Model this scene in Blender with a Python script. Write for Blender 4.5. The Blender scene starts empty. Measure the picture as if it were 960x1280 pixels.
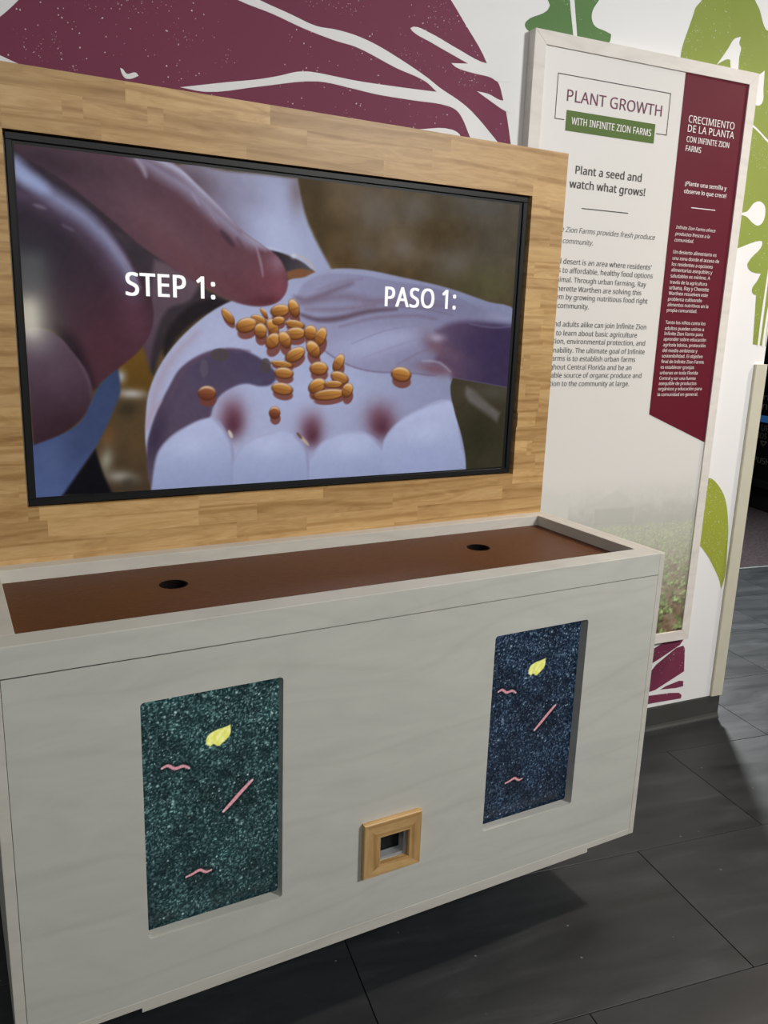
import bpy, bmesh, math, random, os
import numpy as np
from mathutils import Matrix, Vector

random.seed(7)
scene = bpy.context.scene
COL = scene.collection

# ------------------------------------------------------------------ camera
cam_data = bpy.data.cameras.new('camera')
cam = bpy.data.objects.new('camera', cam_data)
COL.objects.link(cam)
cam_data.sensor_fit = 'HORIZONTAL'
cam_data.sensor_width = 36.0
cam_data.lens = 38.263
cam_data.clip_start = 0.05
cam.matrix_world = Matrix(((0.879424, 0.079522, -0.469351, -0.0320),
                           (-0.474850, 0.216204, -0.853096, -1.3523),
                           (0.033635, 0.973104, 0.227896, 1.4778),
                           (0, 0, 0, 1)))
scene.camera = cam

# ------------------------------------------------------------------ world, lights, exposure
world = bpy.data.worlds.new('world')
scene.world = world
world.use_nodes = True
bg = world.node_tree.nodes['Background']
bg.inputs[0].default_value = (0.92, 1.0, 1.02, 1)
bg.inputs[1].default_value = 0.35

def area_light(name, loc, target, size, power, color, spread=180):
    d = bpy.data.lights.new(name, 'AREA')
    d.shape = 'DISK'; d.size = size; d.energy = power; d.color = color
    d.spread = math.radians(spread)
    o = bpy.data.objects.new(name, d); COL.objects.link(o)
    o.location = loc
    o.rotation_euler = (Vector(target) - Vector(loc)).to_track_quat('-Z', 'Y').to_euler()
    return o

area_light('track_light_key', (2.7, -3.0, 3.1), (1.7, 0.4, 1.0), 0.8, 113, (1.0, 0.99, 0.97), 160)
area_light('track_light_fill', (-0.2, -3.2, 3.1), (0.6, 0.4, 1.0), 0.8, 34, (1.0, 0.995, 0.98), 160)
area_light('track_light_side', (3.67, -0.05, 3.1), (1.9, -0.1, 0.4), 0.18, 17, (1.0, 0.86, 0.76), 84)
area_light('track_light_hall', (4.3, 2.9, 3.05), (3.3, 1.2, 0.0), 0.45, 125, (0.97, 1.0, 1.0), 120)

vs = scene.view_settings
vs.view_transform = 'Standard'; vs.look = 'None'; vs.exposure = 0.0; vs.gamma = 1.0
vs.use_curve_mapping = False

# ------------------------------------------------------------------ helpers
def lin(c):
    return tuple(((v / 255.0) / 12.92 if v / 255.0 <= 0.04045 else ((v / 255.0 + 0.055) / 1.055) ** 2.4) for v in c)

def rgba(c):
    return lin(c) + (1.0,)

def tag(o, label=None, cat=None, group=None, kind=None):
    if label: o['label'] = label
    if cat: o['category'] = cat
    if group: o['group'] = group
    if kind: o['kind'] = kind
    return o

def link(name, me, mat=None, parent=None, loc=(0, 0, 0), rot=(0, 0, 0)):
    o = bpy.data.objects.new(name, me); COL.objects.link(o)
    if mat and me is not None and len(me.materials) == 0: me.materials.append(mat)
    o.location = loc; o.rotation_euler = rot
    if parent: o.parent = parent
    return o

def empty(name, loc, rz=0.0):
    o = bpy.data.objects.new(name, None); COL.objects.link(o)
    o.location = loc; o.rotation_euler = (0, 0, rz); o.empty_display_size = 0.1
    return o

def box_mesh(x0, x1, y0, y1, z0, z1, bevel=0.0, name='box'):
    bm = bmesh.new()
    bmesh.ops.create_cube(bm, size=1.0)
    for v in bm.verts:
        v.co = Vector(((x0 + x1) / 2 + v.co.x * (x1 - x0), (y0 + y1) / 2 + v.co.y * (y1 - y0), (z0 + z1) / 2 + v.co.z * (z1 - z0)))
    if bevel: bmesh.ops.bevel(bm, geom=bm.edges[:], offset=bevel, segments=1, affect='EDGES', profile=0.5)
    me = bpy.data.meshes.new(name); bm.to_mesh(me); bm.free()
    return me

def box(name, x0, x1, y0, y1, z0, z1, mat, parent=None, bevel=0.0):
    return link(name, box_mesh(x0, x1, y0, y1, z0, z1, bevel, name), mat, parent)

def prism_mesh(pts, axis_pts, name='prism'):
    """rings: list of closed outlines (same count) joined, ends capped"""
    bm = bmesh.new()
    rings = [[bm.verts.new(p) for p in ring] for ring in axis_pts]
    n = len(rings[0])
    for a, b in zip(rings, rings[1:]):
        for i in range(n):
            bm.faces.new((a[i], a[(i + 1) % n], b[(i + 1) % n], b[i]))
    bm.faces.new(rings[0][::-1]); bm.faces.new(rings[-1])
    bmesh.ops.recalc_face_normals(bm, faces=bm.faces[:])
    me = bpy.data.meshes.new(name); bm.to_mesh(me); bm.free()
    return me

def flat_mesh(loops, thick, yc, name='sheet'):
    """filled outline (first loop) with holes (others) in the XZ plane, thickness along Y centred on yc"""
    cu = bpy.data.curves.new(name, 'CURVE'); cu.dimensions = '2D'; cu.fill_mode = 'BOTH'; cu.extrude = thick / 2
    for lp in loops:
        sp = cu.splines.new('POLY'); sp.points.add(len(lp) - 1)
        for p, q in zip(sp.points, lp): p.co = (q[0], q[1], 0, 1)
        sp.use_cyclic_u = True
    ob = bpy.data.objects.new(name, cu); COL.objects.link(ob)
    dg = bpy.context.evaluated_depsgraph_get()
    me = bpy.data.meshes.new_from_object(ob.evaluated_get(dg))
    bpy.data.objects.remove(ob); bpy.data.curves.remove(cu)
    me.transform(Matrix(((1, 0, 0, 0), (0, 0, -1, yc), (0, 1, 0, 0), (0, 0, 0, 1))))
    me.name = name
    return me

def rounded_rect(x0, x1, z0, z1, r, n=5):
    out = []
    for cx, cz, a0 in ((x1 - r, z1 - r, 0), (x0 + r, z1 - r, 90), (x0 + r, z0 + r, 180), (x1 - r, z0 + r, 270)):
        for i in range(n + 1):
            a = math.radians(a0 + 90.0 * i / n); out.append((cx + r * math.cos(a), cz + r * math.sin(a)))
    return out

def smooth_loop(pts, sub=5, sharp=75):
    """closed Catmull-Rom through the points; sharp corners stay corners"""
    n = len(pts); P = [Vector(p) for p in pts]; out = []
    T = []
    for i in range(n):
        a, b = P[i] - P[i - 1], P[(i + 1) % n] - P[i]
        ang = math.degrees(a.angle(b, 0)) if a.length and b.length else 0
        t = (a.normalized() + b.normalized()) if a.length and b.length else Vector((0, 0))
        if t.length: t.normalize()
        T.append(None if ang > sharp else t)
    for i in range(n):
        p, q = P[i], P[(i + 1) % n]; L = (q - p).length
        m0 = (q - p) * 0.0 if T[i] is None else T[i] * L
        m1 = (q - p) * 0.0 if T[(i + 1) % n] is None else T[(i + 1) % n] * L
        if T[i] is None: m0 = (q - p)
        if T[(i + 1) % n] is None: m1 = (q - p)
        for k in range(sub):
            s = k / sub; s2, s3 = s * s, s * s * s
            out.append(p * (2 * s3 - 3 * s2 + 1) + m0 * (s3 - 2 * s2 + s) + q * (-2 * s3 + 3 * s2) + m1 * (s3 - s2))
    return [(v.x, v.y) for v in out]

def clip_loop(pts, axis, limit):
    out = []
    for i in range(len(pts)):
        a, b = pts[i - 1], pts[i]
        ia, ib = a[axis] <= limit, b[axis] <= limit
        if ia != ib:
            t = (limit - a[axis]) / (b[axis] - a[axis])
            out.append((a[0] + t * (b[0] - a[0]), a[1] + t * (b[1] - a[1])))
        if ib: out.append(b)
    return out

# ------------------------------------------------------------------ materials
class NT:
    def __init__(self, name):
        self.m = bpy.data.materials.new(name); self.m.use_nodes = True
        self.t = self.m.node_tree; self.p = self.t.nodes['Principled BSDF']
    def n(self, kind, **kw):
        nd = self.t.nodes.new('ShaderNode' + kind)
        for k, v in kw.items(): setattr(nd, k, v)
        return nd
    def l(self, a, b): self.t.links.new(a, b)
    def ramp(self, src, stops):
        r = self.n('ValToRGB'); e = r.color_ramp.elements
        while len(e) < len(stops): e.new(0.5)
        for el, (p, c) in zip(e, stops): el.position = p; el.color = c
        self.l(src, r.inputs[0]); return r
    def mix(self, fac, a, b, mode='MIX'):
        x = self.n('Mix', data_type='RGBA', blend_type=mode)
        if hasattr(fac, 'links'): self.l(fac, x.inputs[0])
        else: x.inputs[0].default_value = fac
        for s, i in ((a, 6), (b, 7)):
            if hasattr(s, 'links'): self.l(s, x.inputs[i])
            else: x.inputs[i].default_value = s
        return x.outputs[2]
    def coords(self, scale=(1, 1, 1), rand=0.0):
        tc = self.n('TexCoord'); mp = self.n('Mapping'); mp.inputs['Scale'].default_value = scale
        self.l(tc.outputs['Object'], mp.inputs[0])
        if rand:
            oi = self.n('ObjectInfo'); mu = self.n('Math', operation='MULTIPLY'); mu.inputs[1].default_value = rand
            self.l(oi.outputs['Random'], mu.inputs[0])
            cx = self.n('CombineXYZ')
            for i in range(3): self.l(mu.outputs[0], cx.inputs[i])
            self.l(cx.outputs[0], mp.inputs['Location'])
        return mp.outputs[0]
    def noise(self, vec, scale, detail=4, rough=0.55, dist=0.0):
        x = self.n('TexNoise'); x.inputs['Scale'].default_value = scale; x.inputs['Detail'].default_value = detail
        x.inputs['Roughness'].default_value = rough; x.inputs['Distortion'].default_value = dist
        self.l(vec, x.inputs['Vector']); return x.outputs[0]
    def bump(self, h, strength, dist=0.002):
        b = self.n('Bump'); b.inputs['Strength'].default_value = strength; b.inputs['Distance'].default_value = dist
        self.l(h, b.inputs['Height']); self.l(b.outputs[0], self.p.inputs['Normal'])
    def set(self, rough=0.5, spec=0.5, metal=0.0):
        self.p.inputs['Roughness'].default_value = rough; self.p.inputs['Metallic'].default_value = metal
        self.p.inputs['Specular IOR Level'].default_value = spec

def plain(name, c, rough=0.5, spec=0.4, var=0.06, scale=18):
    t = NT(name); t.set(rough, spec)
    n = t.noise(t.coords(), scale)
    a = rgba(c); lo = tuple(v * (1 - var) for v in a[:3]) + (1,); hi = tuple(min(1, v * (1 + var)) for v in a[:3]) + (1,)
    r = t.ramp(n, [(0.3, lo), (0.7, hi)]); t.l(r.outputs[0], t.p.inputs['Base Color'])
    return t.m

def attr_mat(name, rough, spec, emit=0.0):
    t = NT(name); t.set(rough, spec)
    a = t.n('Attribute'); a.attribute_name = 'picture'
    if emit:
        t.p.inputs['Base Color'].default_value = (0.004, 0.004, 0.005, 1)
        t.l(a.outputs['Color'], t.p.inputs['Emission Color']); t.p.inputs['Emission Strength'].default_value = emit
    else: t.l(a.outputs['Color'], t.p.inputs['Base Color'])
    return t.m

def stave_mat():
    t = NT('oiled_hardwood'); t.set(0.42, 0.35)
    v = t.coords((1.2, 8, 8), 37.0)
    g = t.noise(v, 5.0, 5, 0.6, 1.6)
    fine = t.noise(t.coords((6, 60, 90), 11.0), 6.0, 3, 0.6)
    wv = t.n('TexWave', wave_type='BANDS', bands_direction='Z'); wv.inputs['Scale'].default_value = 1.1
    wv.inputs['Distortion'].default_value = 9.0; wv.inputs['Detail'].default_value = 2.0; wv.inputs['Detail Scale'].default_value = 0.9
    t.l(t.coords((1.0, 6, 7), 23.0), wv.inputs['Vector'])
    base = t.ramp(g, [(0.25, rgba((172, 136, 88))), (0.5, rgba((196, 160, 108))), (0.8, rgba((210, 178, 128)))])
    lines = t.ramp(wv.outputs[0], [(0.0, (0.72, 0.64, 0.52, 1)), (0.22, (1, 1, 1, 1)), (1.0, (1, 1, 1, 1))])
    c = t.mix(0.75, base.outputs[0], lines.outputs[0], 'MULTIPLY')
    fr = t.ramp(fine, [(0.3, (0.9, 0.87, 0.82, 1)), (0.6, (1, 1, 1, 1))])
    c = t.mix(0.8, c, fr.outputs[0], 'MULTIPLY')
    oi = t.n('ObjectInfo')
    tone = t.ramp(oi.outputs['Random'], [(0.0, (0.82, 0.78, 0.72, 1)), (0.35, (0.95, 0.93, 0.91, 1)), (0.7, (1.0, 0.99, 0.98, 1)), (1.0, (1.12, 1.12, 1.11, 1))])
    c = t.mix(1.0, c, tone.outputs[0], 'MULTIPLY')
    t.l(c, t.p.inputs['Base Color']); t.bump(fine, 0.06, 0.001)
    return t.m

def ply_mat(name, c, seed):
    t = NT(name); t.set(0.5, 0.3)
    g = t.noise(t.coords((1.3, 1.3, 5.0)), 2.2 + seed * 0.13, 5, 0.6, 2.2)
    wv = t.n('TexWave', wave_type='BANDS', bands_direction='Z'); wv.inputs['Scale'].default_value = 1.5
    wv.inputs['Distortion'].default_value = 16.0; wv.inputs['Detail'].default_value = 2.5; wv.inputs['Detail Scale'].default_value = 0.8
    mp = t.coords((0.7, 0.7, 1.6)); t.l(mp, wv.inputs['Vector'])
    a = rgba(c)
    s = lambda k: tuple(min(1, v * k) for v in a[:3]) + (1,)
    base = t.ramp(g, [(0.25, s(0.91)), (0.55, s(1.0)), (0.8, s(1.06))])
    ln = t.ramp(wv.outputs[0], [(0.0, (0.90, 0.89, 0.88, 1)), (0.03, (0.97, 0.97, 0.965, 1)), (0.12, (1, 1, 1, 1))])
    cc = t.mix(0.5, base.outputs[0], ln.outputs[0], 'MULTIPLY')
    t.l(cc, t.p.inputs['Base Color'])
    return t.m

def print_mat(name, c, speck, amount, dark=0.0):
    t = NT(name); t.set(0.6, 0.2)
    v = t.coords()
    def specks(scale, thr, mscale, m0):
        vo = t.n('TexVoronoi'); vo.inputs['Scale'].default_value = scale; t.l(v, vo.inputs['Vector'])
        d = t.noise(v, scale * 2.5, 2)
        ad = t.n('Math', operation='MULTIPLY_ADD'); ad.inputs[1].default_value = 0.35; t.l(d, ad.inputs[0]); t.l(vo.outputs['Distance'], ad.inputs[2])
        r = t.ramp(ad.outputs[0], [(thr, (1, 1, 1, 1)), (thr + 0.03, (0, 0, 0, 1))])
        m = t.ramp(t.noise(v, mscale, 3), [(m0, (0, 0, 0, 1)), (m0 + 0.06, (1, 1, 1, 1))])
        return t.mix(1.0, r.outputs[0], m.outputs[0], 'MULTIPLY')
    s1 = specks(75, 0.26, 6, 0.52 - amount)
    s2 = specks(160, 0.30, 9, 0.60 - amount)
    f = t.mix(1.0, s1, s2, 'LIGHTEN')
    a = rgba(c)
    n = t.ramp(t.noise(v, 3.0, 4), [(0.3, tuple(k * 0.93 for k in a[:3]) + (1,)), (0.7, tuple(min(1, k * 1.06) for k in a[:3]) + (1,))])
    t.l(t.mix(f, n.outputs[0], rgba(speck)), t.p.inputs['Base Color'])
    return t.m

def tile_mat():
    t = NT('charcoal_vinyl_tile'); t.set(0.42, 0.35)
    v = t.coords((1, 5, 1), 50.0)
    g = t.noise(v, 2.2, 5, 0.6, 0.6)
    f = t.noise(t.coords((20, 90, 1), 13.0), 3.0, 3, 0.7)
    b = t.ramp(g, [(0.25, rgba((34, 36, 38))), (0.55, rgba((45, 47, 49))), (0.8, rgba((61, 64, 67)))])
    fr = t.ramp(f, [(0.3, (0.85, 0.85, 0.85, 1)), (0.7, (1.08, 1.08, 1.08, 1))])
    c = t.mix(0.8, b.outputs[0], fr.outputs[0], 'MULTIPLY')
    sp = t.n('TexVoronoi'); sp.inputs['Scale'].default_value = 14; t.l(t.coords((1, 1, 1), 7.0), sp.inputs['Vector'])
    sr = t.ramp(sp.outputs['Distance'], [(0.0, (1, 1, 1, 1)), (0.03, (1, 1, 1, 1)), (0.045, (0, 0, 0, 1))])
    c = t.mix(sr.outputs[0], c, rgba((104, 104, 104)))
    t.l(c, t.p.inputs['Base Color'])
    rr = t.ramp(g, [(0.3, (0.36, 0.36, 0.36, 1)), (0.7, (0.5, 0.5, 0.5, 1))]); t.l(rr.outputs[0], t.p.inputs['Roughness'])
    t.bump(f, 0.05, 0.001)
    return t.m

def soil_mat():
    t = NT('brown_stained_board'); t.set(0.45, 0.18)
    f = t.noise(t.coords((8, 40, 8)), 9.0, 4, 0.65)
    g = t.noise(t.coords(), 3.0, 3)
    a = t.ramp(f, [(0.3, rgba((74, 42, 20))), (0.7, rgba((102, 60, 30)))])
    b = t.ramp(g, [(0.3, (0.9, 0.9, 0.9, 1)), (0.7, (1.05, 1.02, 1.0, 1))])
    t.l(t.mix(1.0, a.outputs[0], b.outputs[0], 'MULTIPLY'), t.p.inputs['Base Color'])
    t.bump(f, 0.25, 0.002)
    return t.m

def carpet_mat():
    t = NT('purple_grey_carpet'); t.set(0.95, 0.1)
    f = t.noise(t.coords(), 60, 4, 0.7)
    a = t.ramp(f, [(0.3, rgba((40, 34, 36))), (0.7, rgba((72, 64, 66)))])
    t.l(a.outputs[0], t.p.inputs['Base Color']); return t.m

def glow(name, c, s):
    t = NT(name); t.p.inputs['Base Color'].default_value = (0, 0, 0, 1); t.set(0.5, 0.0)
    t.p.inputs['Emission Color'].default_value = rgba(c); t.p.inputs['Emission Strength'].default_value = s
    return t.m

MAT = dict(
    wall=plain('white_wall_paint', (236, 235, 234), 0.6, 0.3, 0.015, 2.0),
    ceiling=plain('dark_ceiling_paint', (70, 70, 72), 0.8, 0.2),
    stave=stave_mat(),
    ply=ply_mat('whitewashed_birch_ply', (197, 196, 187), 0), ply2=ply_mat('whitewashed_ply_edge', (202, 198, 188), 3),
    whitewood=ply_mat('white_painted_frame_wood', (226, 220, 212), 5),
    soil=soil_mat(), hole=plain('dark_hole', (16, 12, 10), 0.9, 0.1),
    black=plain('black_plastic', (24, 25, 26), 0.45, 0.25), blackmatte=plain('matt_black', (14, 14, 15), 0.8, 0.2),
    maroon=print_mat('maroon_mural_ink', (120, 54, 78), (222, 205, 208), 0.03),
    green=print_mat('green_mural_ink', (92, 128, 74), (190, 205, 180), 0.03),
    lime=print_mat('lime_mural_ink', (140, 154, 70), (226, 228, 214), 0.06), limeworn=print_mat('worn_lime_mural_ink', (156, 164, 62), (228, 228, 206), 0.2),
    tile=tile_mat(), joint=plain('tile_joint', (22, 22, 23), 0.8, 0.1), carpet=carpet_mat(),
    rubber=plain('dark_grey_rubber', (66, 66, 64), 0.45, 0.35), cream=plain('cream_vinyl', (204, 200, 180), 0.4, 0.35, 0.03),
    band=plain('maroon_poster_ink', (100, 27, 42), 0.5, 0.15, 0.03), bar=plain('green_poster_ink', (84, 110, 44), 0.5, 0.2, 0.03),
    inkbody=plain('body_text_ink', (88, 85, 80), 0.5, 0.3), ink=plain('dark_grey_ink', (66, 64, 60), 0.5, 0.3), inklight=plain('grey_ink', (110, 106, 102), 0.5, 0.3),
    inkred=plain('plum_ink', (108, 44, 76), 0.5, 0.3), inkwhite=plain('white_ink', (236, 230, 228), 0.5, 0.3, 0.01),
    grey=plain('grey_metal', (150, 152, 154), 0.35, 0.5), caption=glow('caption_white', (255, 255, 255), 1.0),
    screen=attr_mat('lcd_picture', 0.085, 0.5, 1.0), lcd=attr_mat('small_lcd_picture', 0.25, 0.3, 1.0), paper=attr_mat('poster_print', 0.4, 0.35),
)

# ------------------------------------------------------------------ lettering
FONT = None
try:
    FONT = bpy.data.fonts.load(os.path.join(bpy.utils.system_resource('DATAFILES', path='fonts'), 'NotoSansHebrew-Regular.woff2'))
except Exception:
    FONT = None

def text_mesh(s, bold=0.0, shear=0.0):
    """size-1 text in the XZ plane facing -Y, left edge at 0, baseline at 0; heavier weights overlay shifted copies of the strokes"""
    cu = bpy.data.curves.new('lettering', 'FONT'); cu.body = s
    if FONT: cu.font = FONT
    cu.resolution_u = 3; cu.shear = shear; cu.extrude = 0.004
    if bold: cu.space_character = 1.0 + bold * 2.2
    ob = bpy.data.objects.new('lettering', cu); COL.objects.link(ob)
    dg = bpy.context.evaluated_depsgraph_get()
    me = bpy.data.meshes.new_from_object(ob.evaluated_get(dg))
    bpy.data.objects.remove(ob); bpy.data.curves.remove(cu)
    if bold:
        bm = bmesh.new()
        for dx, dz, dy in ((0, 0, 0), (-bold, bold * .35, .0006), (bold, -bold * .35, -.0006), (bold * .8, bold * .35, .0003), (-bold * .8, -bold * .35, -.0003)):
            t = me.copy(); t.transform(Matrix.Translation((dx, dz, dy))); bm.from_mesh(t); bpy.data.meshes.remove(t)
        bm.to_mesh(me); bm.free()
    co = np.empty(len(me.vertices) * 3, np.float32); me.vertices.foreach_get('co', co); co = co.reshape(-1, 3)
    x0, x1 = float(co[:, 0].min()), float(co[:, 0].max())
    me.transform(Matrix(((1, 0, 0, -x0), (0, 0, -1, 0), (0, 1, 0, 0), (0, 0, 0, 1))))
    return me, x1 - x0

def cap_height():
    me, _ = text_mesh('H'); z = max(v.co.z for v in me.vertices); bpy.data.meshes.remove(me); return z
CAP = cap_height()

def letter(s, x0, x1, y, z, mat, parent, cap=None, bold=0.0, shear=0.0, ref=None, align='L', name='lettering'):
    """a line of lettering; the reference fragment spans x0..x1, the line is anchored left or right"""
    me, w = text_mesh(s, bold, shear)
    wr = w
    if ref and ref != s:
        m2, wr = text_mesh(ref, bold, shear); bpy.data.meshes.remove(m2)
    sx = (x1 - x0) / wr; sz = sx if cap is None else cap / CAP
    me.transform(Matrix.Diagonal((sx, 0.06, sz, 1)))
    return link(name, me, mat, parent, (x0 if align == 'L' else x1 - w * sx, y, z))

# ------------------------------------------------------------------ painted pictures (screen and print pixels as colour attributes)
def picture_mesh(name, x0, z0, w, h, step, y, rgb_fn):
    nx, nz = int(round(w / step)), int(round(h / step))
    xs = np.linspace(0, w, nx + 1); zs = np.linspace(0, h, nz + 1)
    X, Z = np.meshgrid(xs, zs)
    img = np.clip(rgb_fn(X * 1000.0, Z * 1000.0), 0, 255) / 255.0
    img = np.where(img <= 0.04045, img / 12.92, ((img + 0.055) / 1.055) ** 2.4)
    nv = (nx + 1) * (nz + 1)
    co = np.stack([X + x0, np.full_like(X, y), Z + z0], -1).reshape(-1, 3).astype(np.float32)
    i = (np.arange(nz)[:, None] * (nx + 1) + np.arange(nx)[None, :]).reshape(-1)
    quads = np.stack([i, i + 1, i + nx + 2, i + nx + 1], -1).astype(np.int32)
    me = bpy.data.meshes.new(name)
    me.vertices.add(nv); me.vertices.foreach_set('co', co.reshape(-1))
    nf = len(quads)
    me.loops.add(nf * 4); me.loops.foreach_set('vertex_index', quads.reshape(-1))
    me.polygons.add(nf); me.polygons.foreach_set('loop_start', np.arange(0, nf * 4, 4, dtype=np.int32))
    me.update(calc_edges=True)
    ca = me.color_attributes.new('picture', 'FLOAT_COLOR', 'POINT')
    col = np.ones((nv, 4), np.float32); col[:, :3] = img.reshape(-1, 3)
    ca.data.foreach_set('color', col.reshape(-1))
    return me

def poly_alpha(X, Z, pts, soft, smooth=True):
    P = np.array(smooth_loop(pts, 4) if smooth else pts, float)
    pad = soft * 2 + 1
    xi = np.where((X[0] > P[:, 0].min() - pad) & (X[0] < P[:, 0].max() + pad))[0]
    zi = np.where((Z[:, 0] > P[:, 1].min() - pad) & (Z[:, 0] < P[:, 1].max() + pad))[0]
    if not len(xi) or not len(zi): return None
    sl = (slice(zi[0], zi[-1] + 1), slice(xi[0], xi[-1] + 1))
    x, z = X[sl], Z[sl]
    inside = np.zeros(x.shape, bool); d2 = np.full(x.shape, 1e12)
    for k in range(len(P)):
        ax, az = P[k - 1]; bx, bz = P[k]
        dx, dz = bx - ax, bz - az; L = dx * dx + dz * dz
        if L < 1e-9: continue
        t = np.clip(((x - ax) * dx + (z - az) * dz) / L, 0, 1)
        d2 = np.minimum(d2, (x - ax - t * dx) ** 2 + (z - az - t * dz) ** 2)
        c = (az > z) != (bz > z)
        if dz: inside ^= c & (x < ax + (z - az) * dx / dz)
    sd = np.sqrt(d2) * np.where(inside, 1, -1)
    a = np.clip(sd / (2 * soft) + 0.5, 0, 1)
    return sl, a * a * (3 - 2 * a)

def value_noise(X, Z, cell, seed):
    rs = np.random.RandomState(seed)
    gx = X / cell; gz = Z / cell
    ix = np.floor(gx).astype(int); iz = np.floor(gz).astype(int)
    fx = gx - ix; fz = gz - iz; fx = fx * fx * (3 - 2 * fx); fz = fz * fz * (3 - 2 * fz)
    tab = rs.rand(iz.max() - iz.min() + 2, ix.max() - ix.min() + 2)
    ix = ix - ix.min(); iz = iz - iz.min()
    return (tab[iz, ix] * (1 - fx) + tab[iz, ix + 1] * fx) * (1 - fz) + (tab[iz + 1, ix] * (1 - fx) + tab[iz + 1, ix + 1] * fx) * fz

# ------------------------------------------------------------------ measured outlines (millimetres)
# MURAL: along the wall from its reference point, and height; TV_*: across the screen from its lower corner
MURAL = {'green': [('herb_leaf',
            [(-241, 2368), (-233, 2356), (-241, 2342), (-307, 2304), (-311, 2294), (-305, 2285), (-286, 2278), (-216, 2250), (-104, 2246),
             (-18, 2296), (-15, 2316), (-36, 2321), (-77, 2330), (-88, 2346), (-87, 2367), (-68, 2397), (-30, 2466), (-53, 2542), (-129, 2597),
             (-185, 2615), (-246, 2564), (-304, 2476), (-279, 2411)])],
 'lime': [('lettuce_leaf',
           [(311, 2461), (288, 2434), (284, 2419), (269, 2372), (256, 2331), (251, 2302), (259, 2231), (388, 1819), (507, 1732), (585, 1757),
            (675, 1786), (690, 1786), (691, 1772), (649, 1729), (634, 1708), (643, 1692), (670, 1682), (703, 1680), (692, 1658), (671, 1626),
            (678, 1612), (694, 1608), (702, 1523), (709, 1441), (773, 1435), (764, 1581), (766, 1821), (766, 2103), (764, 2467), (696, 2617),
            (483, 2644), (355, 2534)]),
          ('lettuce_leaf',
           [(526, 948), (575, 965), (588, 967), (624, 946), (673, 889), (706, 789), (718, 695), (725, 585), (715, 535), (699, 572), (665, 622),
            (623, 675), (577, 719), (525, 762)])],
 'maroon': [('beet_leaf',
             [(-546, 2317), (-503, 2271), (-425, 2180), (-414, 2150), (-388, 2139), (-366, 2095), (-353, 2061), (-333, 1987), (-306, 1878),
              (-524, 1794), (-906, 1823), (-1314, 1930), (-1560, 1992), (-1630, 2012), (-1657, 2021), (-1727, 2038), (-1652, 2098), (-1612, 2138),
              (-1477, 2304), (-1300, 2434), (-1058, 2503), (-855, 2495), (-700, 2438), (-605, 2375)]),
            ('beet_stem', [(468, 354), (462, 394), (566, 397), (557, 350), (544, 332), (444, 286), (401, 269), (376, 317)]),
            ('beet_stem', [(389, 214), (439, 267), (527, 322), (561, 327), (571, 313), (581, 220), (449, 164), (342, 151), (299, 196)]),
            ('beet_stem', [(473, 162), (500, 172), (563, 184), (583, 180), (586, 158), (551, 156)]),
            ('beet_stem', [(305, 150), (441, 144), (524, 140), (570, 133), (584, 121), (582, 108), (445, 111), (310, 111)])],
 'white': [('leaf_vein',
            [(-1265, 2008), (-1158, 2033), (-1068, 2053), (-1016, 2068), (-975, 2082), (-948, 2087), (-922, 2088), (-867, 2086), (-812, 2084),
             (-697, 2085), (-576, 2088), (-609, 2108), (-699, 2130), (-814, 2163), (-869, 2169), (-955, 2184), (-1037, 2204), (-1122, 2220),
             (-1250, 2266), (-1203, 2274), (-1068, 2229), (-991, 2211), (-923, 2195), (-870, 2195), (-815, 2190), (-758, 2177), (-694, 2155),
             (-610, 2121), (-566, 2099), (-500, 2072), (-464, 2052), (-379, 1986), (-324, 1941), (-430, 1930), (-467, 1988), (-498, 2037),
             (-514, 2050), (-539, 2057), (-649, 2058), (-754, 2059), (-822, 2064), (-916, 2068), (-1068, 2036), (-1202, 2006)]),
           ('leaf_vein',
            [(-662, 2231), (-651, 2236), (-598, 2227), (-523, 2204), (-424, 2180), (-345, 2200), (-341, 2146), (-388, 2139), (-409, 2146),
             (-470, 2150), (-521, 2157), (-536, 2165), (-484, 2171), (-602, 2207), (-656, 2225)]),
           ('leaf_vein', [(-452, 2106), (-416, 2104), (-366, 2093), (-338, 2109), (-334, 2063), (-354, 2066), (-408, 2087)]),
           ('leaf_vein', [(-634, 1987), (-524, 1999), (-498, 1988), (-483, 1956), (-632, 1954)]),
           ('paint_splash',
            [(-1402, 2031), (-1397, 2030), (-1388, 2021), (-1367, 2026), (-1361, 2020), (-1376, 2012), (-1385, 2010), (-1392, 2011), (-1399, 2020)]),
           ('leaf_vein', [(-172, 2420), (-160, 2422), (-153, 2383), (-135, 2297), (-129, 2263), (-142, 2261), (-149, 2298), (-168, 2380)]),
           ('leaf_gap', [(523, 2496), (545, 2475), (574, 2431), (587, 2421), (600, 2422), (689, 2478), (662, 2611), (479, 2578)]),
           ('leaf_gap',
            [(483, 2386), (456, 2375), (436, 2345), (398, 2294), (418, 2306), (438, 2315), (450, 2315), (456, 2290), (458, 2277), (488, 2281),
             (488, 2292), (486, 2331), (489, 2355), (480, 2365)]),
           ('leaf_gap', [(548, 2294), (575, 2290), (601, 2305), (605, 2254), (609, 2214), (597, 2201), (565, 2202)]),
           ('leaf_vein', [(561, 2146), (585, 2139), (655, 2103), (755, 2064), (759, 2045), (657, 2094), (585, 2132), (556, 2138)]),
           ('leaf_gap',
            [(555, 1867), (583, 1870), (603, 1876), (629, 1904), (655, 1911), (678, 1899), (685, 1880), (684, 1859), (676, 1843), (659, 1834),
             (636, 1840), (603, 1858), (584, 1862), (556, 1860)]),
           ('leaf_vein', [(732, 1434), (742, 1434), (742, 1525), (741, 1634), (740, 1701), (733, 1700), (732, 1634), (730, 1525)]),
           ('leaf_vein', [(753, 1433), (769, 1434), (765, 1512), (764, 1581), (758, 1591), (755, 1548)])]}
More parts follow.
